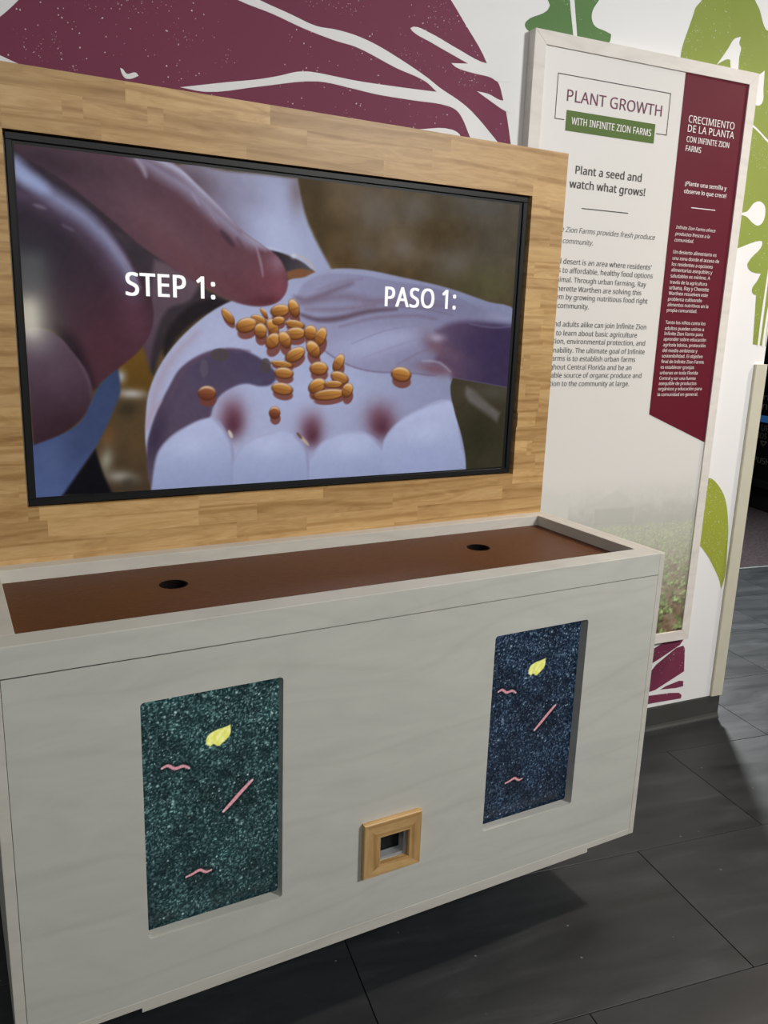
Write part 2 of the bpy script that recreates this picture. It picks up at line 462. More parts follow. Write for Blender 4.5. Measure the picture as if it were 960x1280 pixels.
ENGLISH = [('Infinite Zion Farms provides fresh produce', 'Zion Farms provides fresh produce', -140, 200, 1754.8),
 ('to the community.', 'community.', -147, -36, 1722.8),
 ("A food desert is an area where residents'", "desert is an area where residents'", -139, 198, 1663.8),
 ('access to affordable, healthy food options', 'to affordable, healthy food options', -140, 207, 1638.2),
 ('is minimal. Through urban farming, Ray', 'Through urban farming, Ray', -95, 184, 1610.9),
 ('and Cherette Warthen are solving this', 'Warthen are solving this', -76, 168, 1584.4),
 ('problem by growing nutritious food right', 'by growing nutritious food right', -119, 197, 1560.2),
 ('in their community.', 'community.', -148, -31, 1534.2),
 ('Kids and adults alike can join Infinite Zion', 'adults alike can join Infinite Zion', -123, 202, 1479.2),
 ('Farms to learn about basic agriculture', 'to learn about basic agriculture', -145, 168, 1452.6),
 ('education, environmental protection, and', 'environmental protection, and', -102, 204, 1427.8),
 ('sustainability. The ultimate goal of Infinite', 'The ultimate goal of Infinite', -68, 206, 1400.7),
 ('Zion Farms is to establish urban farms', 'is to establish urban farms', -96, 171, 1375.5),
 ('throughout Central Florida and be an', 'Central Florida and be an', -92, 159, 1349.2),
 ('affordable source of organic produce and', 'source of organic produce and', -103, 203, 1323.9),
 ('education to the community at large.', 'to the community at large.', -109, 156, 1297.8)]
SPANISH = [('Infinite Zion Farms ofrece', 279, 445, 1794.6),
 ('productos frescos a la', 279, 424, 1775.0),
 ('comunidad.', 279, 358, 1755.9),
 ('Un desierto alimentario es', 279, 462, 1719.3),
 ('una zona donde el acceso de', 279, 477, 1700.2),
 ('los residentes a opciones', 279, 452, 1681.6),
 ('alimentarias asequibles y', 279, 453, 1664.0),
 ('saludables es mínimo. A', 279, 446, 1645.4),
 ('través de la agricultura', 279, 436, 1626.3),
 ('urbana, Ray y Cherette', 279, 447, 1608.3),
 ('Warthen resuelven este', 279, 445, 1591.0),
 ('problema cultivando', 279, 422, 1572.8),
 ('alimentos nutritivos en la', 279, 453, 1555.1),
 ('propia comunidad.', 279, 407, 1538.1),
 ('Tanto los niños como los', 279, 450, 1499.3),
 ('adultos pueden unirse a', 279, 446, 1480.4),
 ('Infinite Zion Farms para', 279, 444, 1463.5),
 ('aprender sobre educación', 279, 461, 1445.9),
 ('agrícola básica, protección', 279, 462, 1427.2),
 ('del medio ambiente y', 279, 429, 1409.1),
 ('sostenibilidad. El objetivo', 279, 455, 1391.3),
 ('final de Infinite Zion Farms', 279, 463, 1373.0),
 ('es establecer granjas', 279, 423, 1354.8),
 ('urbanas en toda Florida', 279, 442, 1336.3),
 ('Central y ser una fuente', 279, 436, 1318.6),
 ('asequible de productos', 279, 442, 1301.3),
 ('orgánicos y educación para', 279, 468, 1283.5),
 ('la comunidad en general.', 279, 454, 1264.8)]
TV_OPS = [
    ('B',(724,676),106,50,0,(104,92,78),0.6,None),
    ('B',(793,638),70,51,0,(112,104,100),0.7,None),
    ('B',(903,654),48,46,0,(118,114,114),0.6,None),
    ('B',(1095,685),107,55,0,(96,94,92),0.7,None),
    ('B',(758,545),62,39,0,(106,96,88),0.7,None),
    ('B',(875,566),45,35,0,(122,112,106),0.7,None),
    ('B',(1017,541),70,47,0,(112,106,102),0.7,None),
    ('B',(1139,570),83,71,0,(84,78,70),0.7,None),
    ('B',(1131,491),92,49,0,(92,90,58),0.8,None),
    ('B',(681,647),59,50,0,(104,84,58),0.6,None),
    ('B',(713,523),39,52,0,(84,62,34),0.7,None),
    ('B',(963,606),84,41,0,(76,60,34),0.7,None),
    ('B',(838,490),97,29,0,(82,64,38),0.7,None),
    ('B',(638,655),28,86,0,(70,56,34),0.7,None),
    ('B',(1057,473),71,37,0,(78,72,44),0.6,None),
    ('P',(70,62,44),(56,54,32),((1123,232),(1167,-1)),8,[(1018,263),(1228,253),(1251,-17),(1061,-6)]),
    ('P',(120,114,116),(108,102,100),((1098,210),(1196,143)),9,[(1079,223),(1103,215),(1159,175),(1195,152),(1187,128),(1133,160),(1078,202)]),
    ('B',(1167,210),97,25,0,(84,78,68),0.8,None),
    ('B',(1129,87),58,80,0,(46,46,26),0.7,None),
    ('B',(1182,21),79,32,0,(64,60,40),0.7,None),
    ('P',(134,128,148),(152,158,190),((336,678),(527,573)),6,[(320,693),(423,693),(514,695),(587,694),(597,652),(617,598),(678,500),(641,477),(555,488),(447,518),(371,584),(288,656)],'wrist',None),
    ('B',(541,574),62,112,25,(172,180,212),0.75,'wrist'),
    ('B',(354,665),75,30,-20,(104,86,98),0.85,'wrist'),
    ('B',(461,651),66,31,-20,(138,134,160),0.6,'wrist'),
    ('B',(587,669),22,49,0,(118,100,104),0.7,'wrist'),
    ('B',(422,600),52,24,-35,(126,112,134),0.5,'wrist'),
    ('P',(66,52,60),(62,52,60),None,4,[(-6,698),(61,681),(179,592),(283,511),(342,461),(298,442),(191,499),(101,585),(16,647),(-8,666)]),
    ('P',(72,60,68),(56,48,54),((191,536),(253,293)),6,[(178,551),(216,540),(283,502),(350,455),(433,417),(329,367),(272,311),(254,256),(226,281),(235,400),(209,474)]),
    ('P',(104,84,94),(84,66,80),((295,473),(241,281)),7,[(262,499),(320,484),(359,453),(337,418),(288,397),(257,329),(245,268),(221,287),(247,401)]),
    ('P',(44,37,40),(40,34,36),None,7,[(276,303),(287,352),(325,396),(379,423),(433,417),(363,385),(306,335),(280,296)]),
    ('B',(219,509),30,27,0,(60,52,60),0.8,None),
    ('P',(112,80,22),(96,68,22),((206,316),(214,220)),7,[(181,280),(203,312),(230,324),(245,268),(254,229),(238,205),(197,200),(174,232)]),
    ('P',(92,72,44),(72,56,38),((202,208),(195,7)),8,[(172,225),(241,219),(235,170),(227,101),(244,-10),(146,-3),(114,93)]),
    ('B',(195,183),24,22,0,(56,48,32),0.8,None),
    ('B',(151,123),19,25,0,(112,78,44),0.8,None),
    ('B',(210,108),23,51,0,(96,72,40),0.6,None),
    ('B',(205,216),31,11,-3,(166,160,154),0.95,None),
    ('B',(183,253),12,15,0,(160,160,164),0.9,None),
    ('B',(146,73),15,28,-10,(140,136,118),0.9,None),
    ('B',(177,33),34,15,-10,(150,146,138),0.9,None),
    ('B',(190,20),20,15,0,(60,52,40),0.7,None),
    ('P',(56,70,106),(76,92,138),((174,254),(9,20)),4,[(2,119),(46,129),(96,157),(117,195),(140,237),(178,276),(181,220),(166,182),(126,104),(90,50),(52,-4),(-9,-5)],'sleeve',None),
    ('B',(104,124),47,86,-35,(56,68,104),0.6,'sleeve'),
    ('B',(34,79),33,49,0,(84,98,140),0.5,'sleeve'),
    ('P',(12,12,16),(18,18,26),None,5,[(52,0),(91,53),(124,97),(137,47),(156,-4)]),
    ('P',(160,166,198),(132,136,168),((451,344),(1136,400)),3,[(240,-5),(240,41),(231,105),(233,158),(242,219),(273,285),(326,348),(395,402),(470,437),(537,461),(617,490),(688,505),(763,507),(863,496),(1005,476),(1132,447),(1227,424),(1236,218),(1122,236),(1034,249),(1028,224),(1045,158),(1072,92),(1090,26),(1093,-19),(656,-28)],'palm',None),
    ('B',(419,338),194,50,15,(170,174,206),0.6,'palm'),
    ('B',(645,229),187,83,0,(168,176,210),0.7,'palm'),
    ('B',(730,478),108,21,-4,(152,154,184),0.8,'palm'),
    ('K',[(239,145),(261,232),(305,303),(354,350)],16.2,24.3,(158,136,152),0.55,'palm'),
    ('P',(146,146,178),(128,126,158),((614,323),(991,414)),4,[(598,458),(587,420),(604,368),(652,321),(719,283),(798,264),(897,261),(983,253),(1068,300),(1132,419),(987,470),(854,484),(729,495),(640,486)],None,'palm'),
    ('K',[(584,436),(619,430),(685,456),(733,474)],12.2,16.2,(112,94,112),0.75,'palm'),
    ('K',[(592,419),(641,431),(715,442),(793,434),(889,435),(1024,429)],16.2,21.6,(118,98,118),0.6,'palm'),
    ('K',[(595,398),(642,386),(701,391),(778,410),(857,418)],12.2,10.8,(98,76,92),0.85,'palm'),
    ('K',[(613,409),(701,412),(793,424)],9.5,16.2,(120,98,116),0.6,'palm'),
    ('K',[(702,371),(794,394),(907,404),(975,397)],6.8,10.8,(118,98,120),0.55,'palm'),
    ('K',[(641,454),(699,475),(760,486)],5.4,9.5,(128,114,134),0.5,'palm'),
    ('K',[(761,433),(856,444),(955,444),(1060,431)],4.1,6.8,(122,108,134),0.5,'palm'),
    ('K',[(825,422),(922,423),(1026,408)],4.1,6.8,(112,96,120),0.5,'palm'),
    ('B',(765,325),112,39,10,(164,168,202),0.7,'palm'),
    ('B',(860,347),100,28,8,(164,168,200),0.6,'palm'),
    ('K',[(587,420),(604,368),(652,321),(719,283),(798,264),(897,261),(983,253)],3.4,5.4,(116,98,128),0.8,'palm'),
    ('K',[(734,331),(827,365),(925,381)],3.4,5.4,(136,128,158),0.6,'palm'),
    ('K',[(766,297),(861,329),(943,350)],3.4,5.4,(140,132,162),0.5,'palm'),
    ('K',[(863,281),(928,313),(962,322)],4.1,8.1,(128,110,136),0.6,'palm'),
    ('P',(104,82,110),(66,52,86),((960,342),(1160,301)),12,[(973,368),(1027,390),(1116,395),(1238,393),(1240,209),(1119,228),(1036,241),(1020,270),(967,285),(988,321)],'dark','palm'),
    ('B',(978,331),46,23,-30,(122,88,104),0.9,'palm'),
    ('B',(1032,307),61,23,-20,(110,84,104),0.7,'palm'),
    ('B',(981,351),24,11,0,(166,156,182),0.8,'palm'),
    ('B',(982,270),63,16,-10,(122,86,100),0.9,'palm'),
    ('K',[(938,292),(989,288),(1026,264)],5.4,6.8,(168,164,192),0.6,'palm'),
    ('B',(1114,418),131,17,-12,(124,124,156),0.8,'palm'),
    ('B',(1180,406),56,11,-8,(146,146,176),0.7,'palm'),
    ('K',[(1080,388),(1154,381),(1219,386)],4.1,6.8,(128,126,156),0.6,'palm'),
    ('B',(1139,331),95,45,0,(64,50,88),0.6,'palm'),
    ('P',(92,76,96),(80,70,98),((263,94),(489,272)),4.5,[(234,96),(243,135),(262,184),(288,233),(310,268),(350,296),(398,313),(450,314),(493,298),(524,276),(540,254),(528,235),(500,230),(465,237),(431,228),(400,207),(385,181),(377,160),(336,139),(290,111),(262,80),(250,40),(242,1),(236,23)],'cast',None),
    ('K',[(288,206),(321,269),(366,300),(419,312),(473,310)],6.8,10.8,(104,76,98),0.7,'palm'),
    ('B',(459,230),55,18,20,(80,76,108),0.6,'cast'),
    ('B',(254,119),23,64,-15,(56,46,72),0.7,'cast'),
    ('K',[(234,138),(247,176),(268,200)],9.5,9.5,(164,148,168),0.8,'palm'),
    ('B',(431,163),34,45,0,(124,82,100),0.95,'palm'),
    ('B',(433,141),24,31,0,(96,52,68),0.95,'palm'),
    ('B',(630,130),33,39,0,(124,82,100),0.95,'palm'),
    ('B',(633,108),23,28,0,(96,52,68),0.95,'palm'),
    ('B',(822,146),47,41,-25,(124,82,100),0.95,'palm'),
    ('B',(826,123),33,29,-25,(96,52,68),0.95,'palm'),
    ('P',(168,175,208),(140,150,186),((340,142),(344,10)),5,[(241,-7),(247,45),(259,87),(286,118),(325,142),(367,158),(390,156),(420,118),(434,72),(431,-6)],'f0','palm'),
    ('B',(332,96),48,26,0,(176,184,216),0.6,'f0'),
    ('K',[(247,45),(259,87),(286,118),(325,142)],5.4,10.8,(140,134,160),0.45,'f0'),
    ('K',[(390,156),(420,118),(434,72),(431,-6)],6.8,13.5,(122,110,138),0.6,'f0'),
    ('P',(168,175,208),(140,150,186),((532,136),(539,-2)),5,[(432,-7),(431,52),(450,87),(486,110),(543,123),(590,109),(617,78),(626,32),(627,-12)],'f1','palm'),
    ('B',(525,88),52,27,0,(176,184,216),0.6,'f1'),
    ('K',[(431,52),(450,87),(486,110),(543,123)],5.4,10.8,(140,134,160),0.45,'f1'),
    ('K',[(590,109),(617,78),(626,32),(627,-12)],6.8,13.5,(122,110,138),0.6,'f1'),
    ('P',(168,175,208),(140,150,186),((743,129),(755,-16)),5,[(627,-12),(631,54),(662,93),(724,114),(788,108),(832,68),(852,20),(858,-14)],'f2','palm'),
    ('B',(736,80),58,29,0,(176,184,216),0.6,'f2'),
    ('K',[(631,54),(662,93),(724,114),(788,108)],5.4,10.8,(140,134,160),0.45,'f2'),
    ('K',[(788,108),(832,68),(852,20),(858,-14)],6.8,13.5,(122,110,138),0.6,'f2'),
    ('P',(168,175,208),(140,150,186),((960,160),(979,-30)),5,[(830,56),(837,97),(879,140),(944,171),(1022,190),(1044,175),(1062,120),(1081,57),(1094,-3),(858,-17)],'f3','palm'),
    ('B',(954,108),64,30,0,(176,184,216),0.6,'f3'),
    ('K',[(837,97),(879,140),(944,171),(1022,190)],5.4,10.8,(140,134,160),0.45,'f3'),
    ('K',[(1062,120),(1081,57),(1094,-3),(858,-17)],6.8,13.5,(122,110,138),0.6,'f3'),
    ('B',(951,33),71,37,0,(150,160,200),0.6,'f3'),
    ('K',[(869,126),(936,153),(1023,174)],10.8,13.5,(172,180,212),0.6,'f3'),
    ('K',[(422,128),(430,112)],8.1,4.1,(196,188,172),0.9,None),
    ('K',[(601,109),(623,86)],8.1,5.4,(186,170,150),0.85,None),
    ('K',[(593,117),(605,103)],6.8,4.1,(110,76,64),0.9,None),
    ('P',(54,48,54),(92,84,92),((541,524),(626,502)),3,[(525,536),(562,531),(604,516),(634,495),(590,482),(566,483)]),
    ('P',(140,94,62),(120,78,52),None,3,[(563,491),(597,500),(634,495),(606,481),(566,476)]),
    ('K',[(498,544),(541,537),(597,520),(626,502)],5.4,5.4,(176,182,204),0.8,None),
    ('K',[(583,532),(618,517),(634,497)],4.1,4.1,(188,170,150),0.7,None),
    ('B',(580,527),7,6,0,(190,196,214),0.9,None),
    ('P',(88,66,78),(112,70,80),((61,674),(508,435)),3.5,[(2,694),(107,704),(215,710),(264,712),(310,696),(360,657),(413,613),(461,570),(508,543),(543,521),(563,487),(565,455),(547,427),(518,414),(474,412),(423,424),(369,449),(311,476),(274,501),(225,533),(178,572),(118,617),(60,656),(4,685)],'index',None),
    ('B',(87,667),121,28,-10,(62,48,56),0.8,'index'),
    ('B',(161,621),91,33,-35,(86,64,76),0.6,'index'),
    ('B',(279,565),136,39,-38,(112,82,92),0.7,'index'),
    ('B',(332,499),115,26,-38,(112,70,78),0.7,'index'),
    ('B',(460,446),81,25,-15,(108,60,70),0.7,'index'),
    ('K',[(220,706),(282,675),(341,646),(403,598),(454,561),(487,543)],27.0,29.7,(146,142,168),0.85,'index'),
    ('K',[(256,706),(322,682),(372,649),(427,605),(461,577)],18.9,16.2,(178,182,208),0.85,'index'),
    ('K',[(461,565),(494,548),(514,537)],13.5,13.5,(160,156,182),0.8,'index'),
    ('K',[(229,698),(244,680),(250,663)],9.5,9.5,(160,152,172),0.7,'index'),
    ('K',[(409,568),(424,553),(437,539)],12.2,9.5,(76,54,66),0.8,'index'),
    ('K',[(445,557),(460,534)],8.1,8.1,(96,70,82),0.6,'index'),
    ('K',[(347,639),(362,618)],5.4,6.8,(150,144,168),0.6,'index'),
    ('K',[(384,608),(401,584)],5.4,6.8,(142,130,152),0.6,'index'),
    ('B',(528,468),47,41,0,(124,66,78),0.75,'index'),
    ('B',(541,512),25,27,-30,(142,108,124),0.8,'index'),
    ('K',[(490,541),(500,509),(506,478)],5.4,6.8,(160,142,160),0.7,'index'),
    ('B',(514,423),56,13,5,(96,46,56),0.8,'index'),
    ('B',(548,450),17,28,0,(140,76,88),0.6,'index'),
    ('P',(58,48,60),(78,46,56),((53,539),(183,271)),3.5,[(0,687),(40,660),(103,616),(155,575),(190,537),(217,494),(239,456),(253,420),(257,382),(247,343),(221,305),(183,274),(149,247),(126,224),(113,258),(90,310),(58,345),(5,350),(-3,519)],'thumb',None),
    ('B',(23,469),76,77,0,(52,46,58),0.8,'thumb'),
    ('B',(214,382),36,72,10,(104,64,80),0.7,'thumb'),
    ('B',(148,327),70,71,0,(88,48,60),0.75,'thumb'),
    ('B',(84,394),67,57,0,(74,50,62),0.6,'thumb'),
    ('K',[(-3,607),(42,599),(93,574),(148,528),(193,456),(216,423)],40.5,45.9,(100,82,106),0.75,'thumb'),
    ('K',[(-2,647),(33,628),(78,600),(125,572),(173,523),(213,457)],27.0,27.0,(134,138,172),0.9,'thumb'),
    ('K',[(-1,667),(13,643),(53,619)],32.4,24.3,(146,158,196),0.9,'thumb'),
    ('K',[(157,549),(195,502),(229,440)],9.5,12.2,(138,132,160),0.8,'thumb'),
    ('K',[(31,588),(51,583)],6.8,6.8,(140,128,150),0.5,'thumb'),
    ('K',[(81,555),(102,545)],5.4,6.8,(120,102,126),0.5,'thumb'),
    ('P',(46,32,40),(52,34,42),None,14,[(60,357),(90,338),(114,292),(128,232),(112,244),(89,287),(60,323)]),
    ('P',(92,72,88),(62,40,50),((41,319),(78,137)),3.5,[(-5,347),(28,351),(61,336),(90,300),(114,264),(123,234),(120,204),(103,170),(69,140),(33,123),(2,112),(0,238)],'fold',None),
    ('B',(55,268),56,47,-30,(90,70,86),0.6,'fold'),
    ('B',(60,150),57,29,20,(60,36,44),0.7,'fold'),
    ('K',[(63,333),(94,294),(117,244),(120,209)],5.4,8.1,(104,80,96),0.6,'fold'),
]
TV_GRAINS = [(423, 386, 19, 9, -50, 0), (548, 403, 22, 13, 10, 0), (582, 410, 12, 20, 20, 0), (508, 397, 12, 5, -50, 0), (496, 381, 18, 9, -20, 0),
 (530, 364, 12, 20, 25, 0), (466, 368, 23, 15, 15, 0), (500, 356, 14, 16, 0, 0), (544, 380, 14, 9, 10, 0), (585, 373, 23, 9, -8, 0),
 (587, 352, 23, 13, 5, 0), (625, 355, 15, 16, -10, 0), (651, 346, 13, 22, -25, 0), (530, 334, 14, 19, -45, 0), (560, 337, 13, 19, 30, 0),
 (586, 303, 25, 14, 28, 0), (633, 316, 14, 21, 38, 0), (553, 281, 26, 7, -8, 0), (558, 260, 22, 12, -5, 0), (648, 271, 22, 15, 0, 0),
 (700, 285, 12, 21, -28, 0), (704, 249, 23, 13, -20, 0), (644, 229, 22, 16, 25, 0), (687, 233, 23, 8, 0, 0), (676, 208, 40, 12, 5, 0),
 (726, 218, 13, 17, -25, 0), (554, 223, 25, 13, -10, 0), (403, 301, 19, 13, 0, 1), (366, 270, 8, 18, 0, 2), (512, 277, 12, 16, 0, 1),
 (372, 215, 19, 15, 0, 3), (535, 167, 13, 14, 0, 3), (877, 257, 27, 17, -8, 0)]

# ------------------------------------------------------------------ the setting
FR = -0.1629                                    # tile grid direction
floor = box('floor', -7.5, 9.5, -6.5, 7.5, -0.10, -0.004, MAT['joint'])
tag(floor, 'dark charcoal vinyl tile floor around the cabinet', kind='structure')
cF, sF = math.cos(FR), math.sin(FR)
PITCH, LEN, RA, RC = 0.457, 0.914, -0.3709, 1.6378
tile_me = box_mesh(-LEN / 2 + 0.0012, LEN / 2 - 0.0012, -PITCH / 2 + 0.0012, PITCH / 2 - 0.0012, -0.0045, 0.0, 0.0006, 'tile')
for row in range(-4, 6):
    for k in range(-5, 6):
        a = RC + (k + 0.5) * LEN + (0.457 if row % 2 else 0.0); b = RA + (row + 0.5) * PITCH
        link('tile', tile_me, MAT['tile'], floor, (1.8 + cF * (a - 1.8) - sF * b, sF * (a - 1.8) + cF * b, 0), (0, 0, FR))
carpet_z = 0.004
carp = link('floor_carpet', box_mesh(-6, 7, 2.371, 5.6, -0.004, carpet_z, 0.001, 'floor_carpet'), MAT['carpet'], None, (1.8, 0, 0), (0, 0, FR))
carp.data.transform(Matrix.Translation((0, 0, 0)))
tag(carp, 'purple grey carpet beyond the tiled floor', kind='structure')
strip = link('trim_1', box_mesh(-6, 7, 2.352, 2.371, -0.004, 0.006, 0.001, 'trim_1'), plain('edging_metal', (112, 116, 114), 0.5, 0.3), None, (1.8, 0, 0), (0, 0, FR))
tag(strip, 'thin grey edging strip between tile and carpet', kind='structure')
ceil = box('ceiling', -7.5, 9.5, -6.5, 7.5, 3.25, 3.35, MAT['ceiling']); tag(ceil, 'dark exhibition hall ceiling', kind='structure')

WR, W0 = -0.084, (1.8, 0.6711, 0.0)
WE = 0.7748                                    # the wall's free end
wall = link('wall_back', box_mesh(-4.6, WE, 0.0, 0.14, 0.0, 3.25, 0, 'wall_back'), MAT['wall'], None, W0, (0, 0, WR))
tag(wall, 'white partition wall with a maroon and green plant mural', kind='structure')
depth = {'maroon': 0.0003, 'green': 0.0003, 'lime': 0.0003, 'white': 0.0007}
for colour, items in MURAL.items():
    for nm, pts in items:
        lp = [(a / 1000, b / 1000) for a, b in pts]
        if nm != 'beet_stem': lp = smooth_loop(lp, 5, 60)
        lp = clip_loop(clip_loop(lp, 0, WE - 0.001), 1, 3.2)
        me = flat_mesh([lp], 0.0004, -depth[colour], nm)
        link(nm, me, MAT['wall' if colour == 'white' else 'limeworn' if nm == 'lettuce_leaf' and max(p[1] for p in lp) < 1.3 else colour], wall)
# cove base: flat face with a flared toe
prof = [(0.0, 0.0), (-0.014, 0.0), (-0.0135, 0.005), (-0.008, 0.012), (-0.005, 0.020), (-0.0045, 0.090), (-0.003, 0.0955), (0.0, 0.0955)]
bb = link('baseboard_back', prism_mesh(None, [[(u, y, z) for y, z in prof] for u in (-4.6, WE + 0.004)], 'baseboard_back'), MAT['rubber'], None, W0, (0, 0, WR))
tag(bb, 'dark grey rubber cove base along the white wall', kind='structure')
guard_l = [(0.7285, -0.008), (0.7305, -0.0105), (0.783, -0.0105), (0.7875, -0.006), (0.7875, 0.06), (0.7825, 0.06), (0.7750, 0.0), (0.7285, 0.0)]
guard = link('trim_2', prism_mesh(None, [[(u, y, z) for u, y in guard_l] for z in (0.096, 1.372)], 'trim_2'), MAT['cream'], None, W0, (0, 0, WR))
tag(guard, 'cream vinyl corner guard on the end of the white wall', kind='structure')
wf = box('wall_front', -5.0, 6.5, -5.45, -5.3, 0.0, 3.25, MAT['ceiling']); tag(wf, 'dark wall across the hall behind the viewer', kind='structure')
wr_ = box('wall_right', 7.4, 7.5, -4.0, 6.5, 0.0, 3.25, MAT['blackmatte']); tag(wr_, 'black far wall of the hall', kind='structure')

wb_ = box('wall_rear', -7.0, 7.5, 6.4, 6.5, 0.0, 3.25, MAT['blackmatte']); tag(wb_, 'black end wall of the carpeted hall', kind='structure')

# ------------------------------------------------------------------ cabinet
W, H, ZB, ZS, YB = 1.5, 0.9502, 0.1766, 0.8953, 0.4657
TL, TR = 0.0189, W - 0.0163
cab = empty('planter_cabinet', (0, 0, 0))
tag(cab, 'whitewashed plywood cabinet with brown planting tray and tall butcher-block back panel', 'cabinet')
A_WIN = (0.2370, 0.5055, 0.3250, 0.8100); B_WIN = (1.0025, 1.2700, 0.3270, 0.8120); K_WIN = (0.7262, 0.7945, 0.3370, 0.4010)
loops = [[(TL + 0.001, 0.1938), (TR - 0.001, 0.1938), (TR - 0.001, ZS - 0.0012), (TL + 0.001, ZS - 0.0012)],
         rounded_rect(A_WIN[0], A_WIN[1], A_WIN[2], A_WIN[3], 0.007), rounded_rect(B_WIN[0], B_WIN[1], B_WIN[2], B_WIN[3], 0.007),
         [(K_WIN[0], K_WIN[2]), (K_WIN[1], K_WIN[2]), (K_WIN[1], K_WIN[3]), (K_WIN[0], K_WIN[3])]]
fp = link('front_panel', flat_mesh(loops, 0.024, 0.012, 'front_panel'), MAT['ply'], cab)
box('end_panel', 0.0, TL, 0.0, 0.4957, ZB, H, MAT['ply2'], cab, 0.0008)
box('end_panel', TR, W, 0.0, 0.4957, ZB, H, MAT['ply2'], cab, 0.0008)
box('bottom_board', TL, TR, 0.0, 0.4957, ZB, 0.1930, MAT['ply2'], cab, 0.0006)
box('skid_board', 0.2200, 1.3440, 0.002, 0.46, 0.1645, ZB, MAT['ply2'], cab, 0.0006)
box('recessed_base', 0.26, 1.22, 0.235, 0.465, 0.0, 0.1645, MAT['blackmatte'], cab)
box('back_board', TL, TR, 0.484, 0.4957, 0.1930, ZS, MAT['ply2'], cab)
box('front_rail', TL, TR, 0.0, 0.0544, ZS + 0.0004, H, MAT['ply'], cab, 0.0008)
box('rear_rail', TL, TR, 0.4300, 0.4957, ZS, H, MAT['ply2'], cab, 0.0008)
box('side_rail', TL, 0.0493, 0.0544, 0.4300, ZS, H, MAT['ply2'], cab, 0.0008)
box('side_rail', 1.4507, TR, 0.0544, 0.4300, ZS, H, MAT['ply2'], cab, 0.0008)
HOLES = [(0.3735, 0.2930), (1.1512, 0.2920)]; HR = 0.0260
ring = lambda cx, cy, r, n=28: [(cx + r * math.cos(6.28318 * i / n), cy + r * math.sin(6.28318 * i / n)) for i in range(n)]
me = flat_mesh([[(0.0493, 0.0544), (1.4507, 0.0544), (1.4507, 0.4300), (0.0493, 0.4300)]] + [ring(x, y, HR) for x, y in HOLES], 0.012, -0.9165, 'planting_board')
me.transform(Matrix(((1, 0, 0, 0), (0, 0, 1, 0), (0, -1, 0, 0), (0, 0, 0, 1))))
soil = link('planting_board', me, MAT['soil'], cab)
for x, y in HOLES:
    bm = bmesh.new()
    rr = [[bm.verts.new((x + r * math.cos(6.28318 * i / 28), y + r * math.sin(6.28318 * i / 28), z)) for i in range(28)]
          for r, z in ((HR + 0.004, 0.9226), (HR + 0.002, 0.9236), (HR, 0.9228), (HR - 0.0005, 0.86), (0.001, 0.86))]
    for a, b in zip(rr, rr[1:]):
        for i in range(28): bm.faces.new((a[i], a[(i + 1) % 28], b[(i + 1) % 28], b[i]))
    bmesh.ops.recalc_face_normals(bm, faces=bm.faces[:])
    hm = bpy.data.meshes.new('planting_hole'); bm.to_mesh(hm); bm.free()
    link('planting_hole', hm, MAT['hole'], soil)

# butcher-block back panel: every stave is a piece
XP, ZT, RP = 1.4892, 1.9253, 0.0402
panel = empty('back_panel', (0, 0, 0)); panel.parent = cab; panel['label'] = 'butcher-block panel of honey coloured staves'
CUT = (0.1150, 1.3795, 1.0695, 1.8090)
JOINTS = {0: [0.02, 0.3455, 0.652, 1.12], 1: [-0.02, 0.2242, 0.2633, 0.388, 0.4203, 0.7395, 1.068, 1.3916], 2: [0.03, 0.296, 0.598, 0.9355, 1.327],
          21: [0.137, 0.479, 0.7935, 1.1015], 22: [-0.01, 0.152, 0.478, 0.62, 0.993, 1.346], 23: [0.05, 0.27, 0.57, 0.75, 1.07], 24: [0.2, 0.6, 1.0, 1.3]}
rs = random.Random(11)
def stave(x0, x1, z0, z1):
    if x1 - x0 < 0.004 or z1 - z0 < 0.003: return
    cx, cz = (x0 + x1) / 2, (z0 + z1) / 2; g = 0.0
    link('stave', box_mesh(x0 - cx + g, x1 - cx - g, 0.0, 0.030, z0 - cz + g, z1 - cz - g, 0.0, 'stave'), MAT['stave'], panel, (cx, YB + rs.uniform(0, 0.0002), cz))
row = 0
while ZT - row * RP > H + 0.002:
    zt, zb = ZT - row * RP, max(H, ZT - (row + 1) * RP)
    if row in JOINTS: js = JOINTS[row]
    else:
        js, x = [], -0.05 + rs.uniform(0, 0.25)
        while x < XP - 0.03: js.append(x); x += rs.uniform(0.16, 0.38)
        if row % 2: js.append(1.4 + rs.uniform(0, 0.05))
    cuts = [0.0] + sorted(j for j in js if 0.01 < j < XP - 0.01) + [XP]
    for x0, x1 in zip(cuts, cuts[1:]):
        if zt <= CUT[2] or zb >= CUT[3]: stave(x0, x1, zb, zt); continue
        stave(x0, min(x1, CUT[0]), zb, zt); stave(max(x0, CUT[1]), x1, zb, zt)
        m0, m1 = max(x0, CUT[0]), min(x1, CUT[1])
        if zt > CUT[3]: stave(m0, m1, CUT[3], zt)
        if zb < CUT[2]: stave(m0, m1, zb, CUT[2])
    row += 1
box('backing_board', 0.0, XP, YB + 0.0302, YB + 0.042, H, ZT, MAT['ply2'], panel)

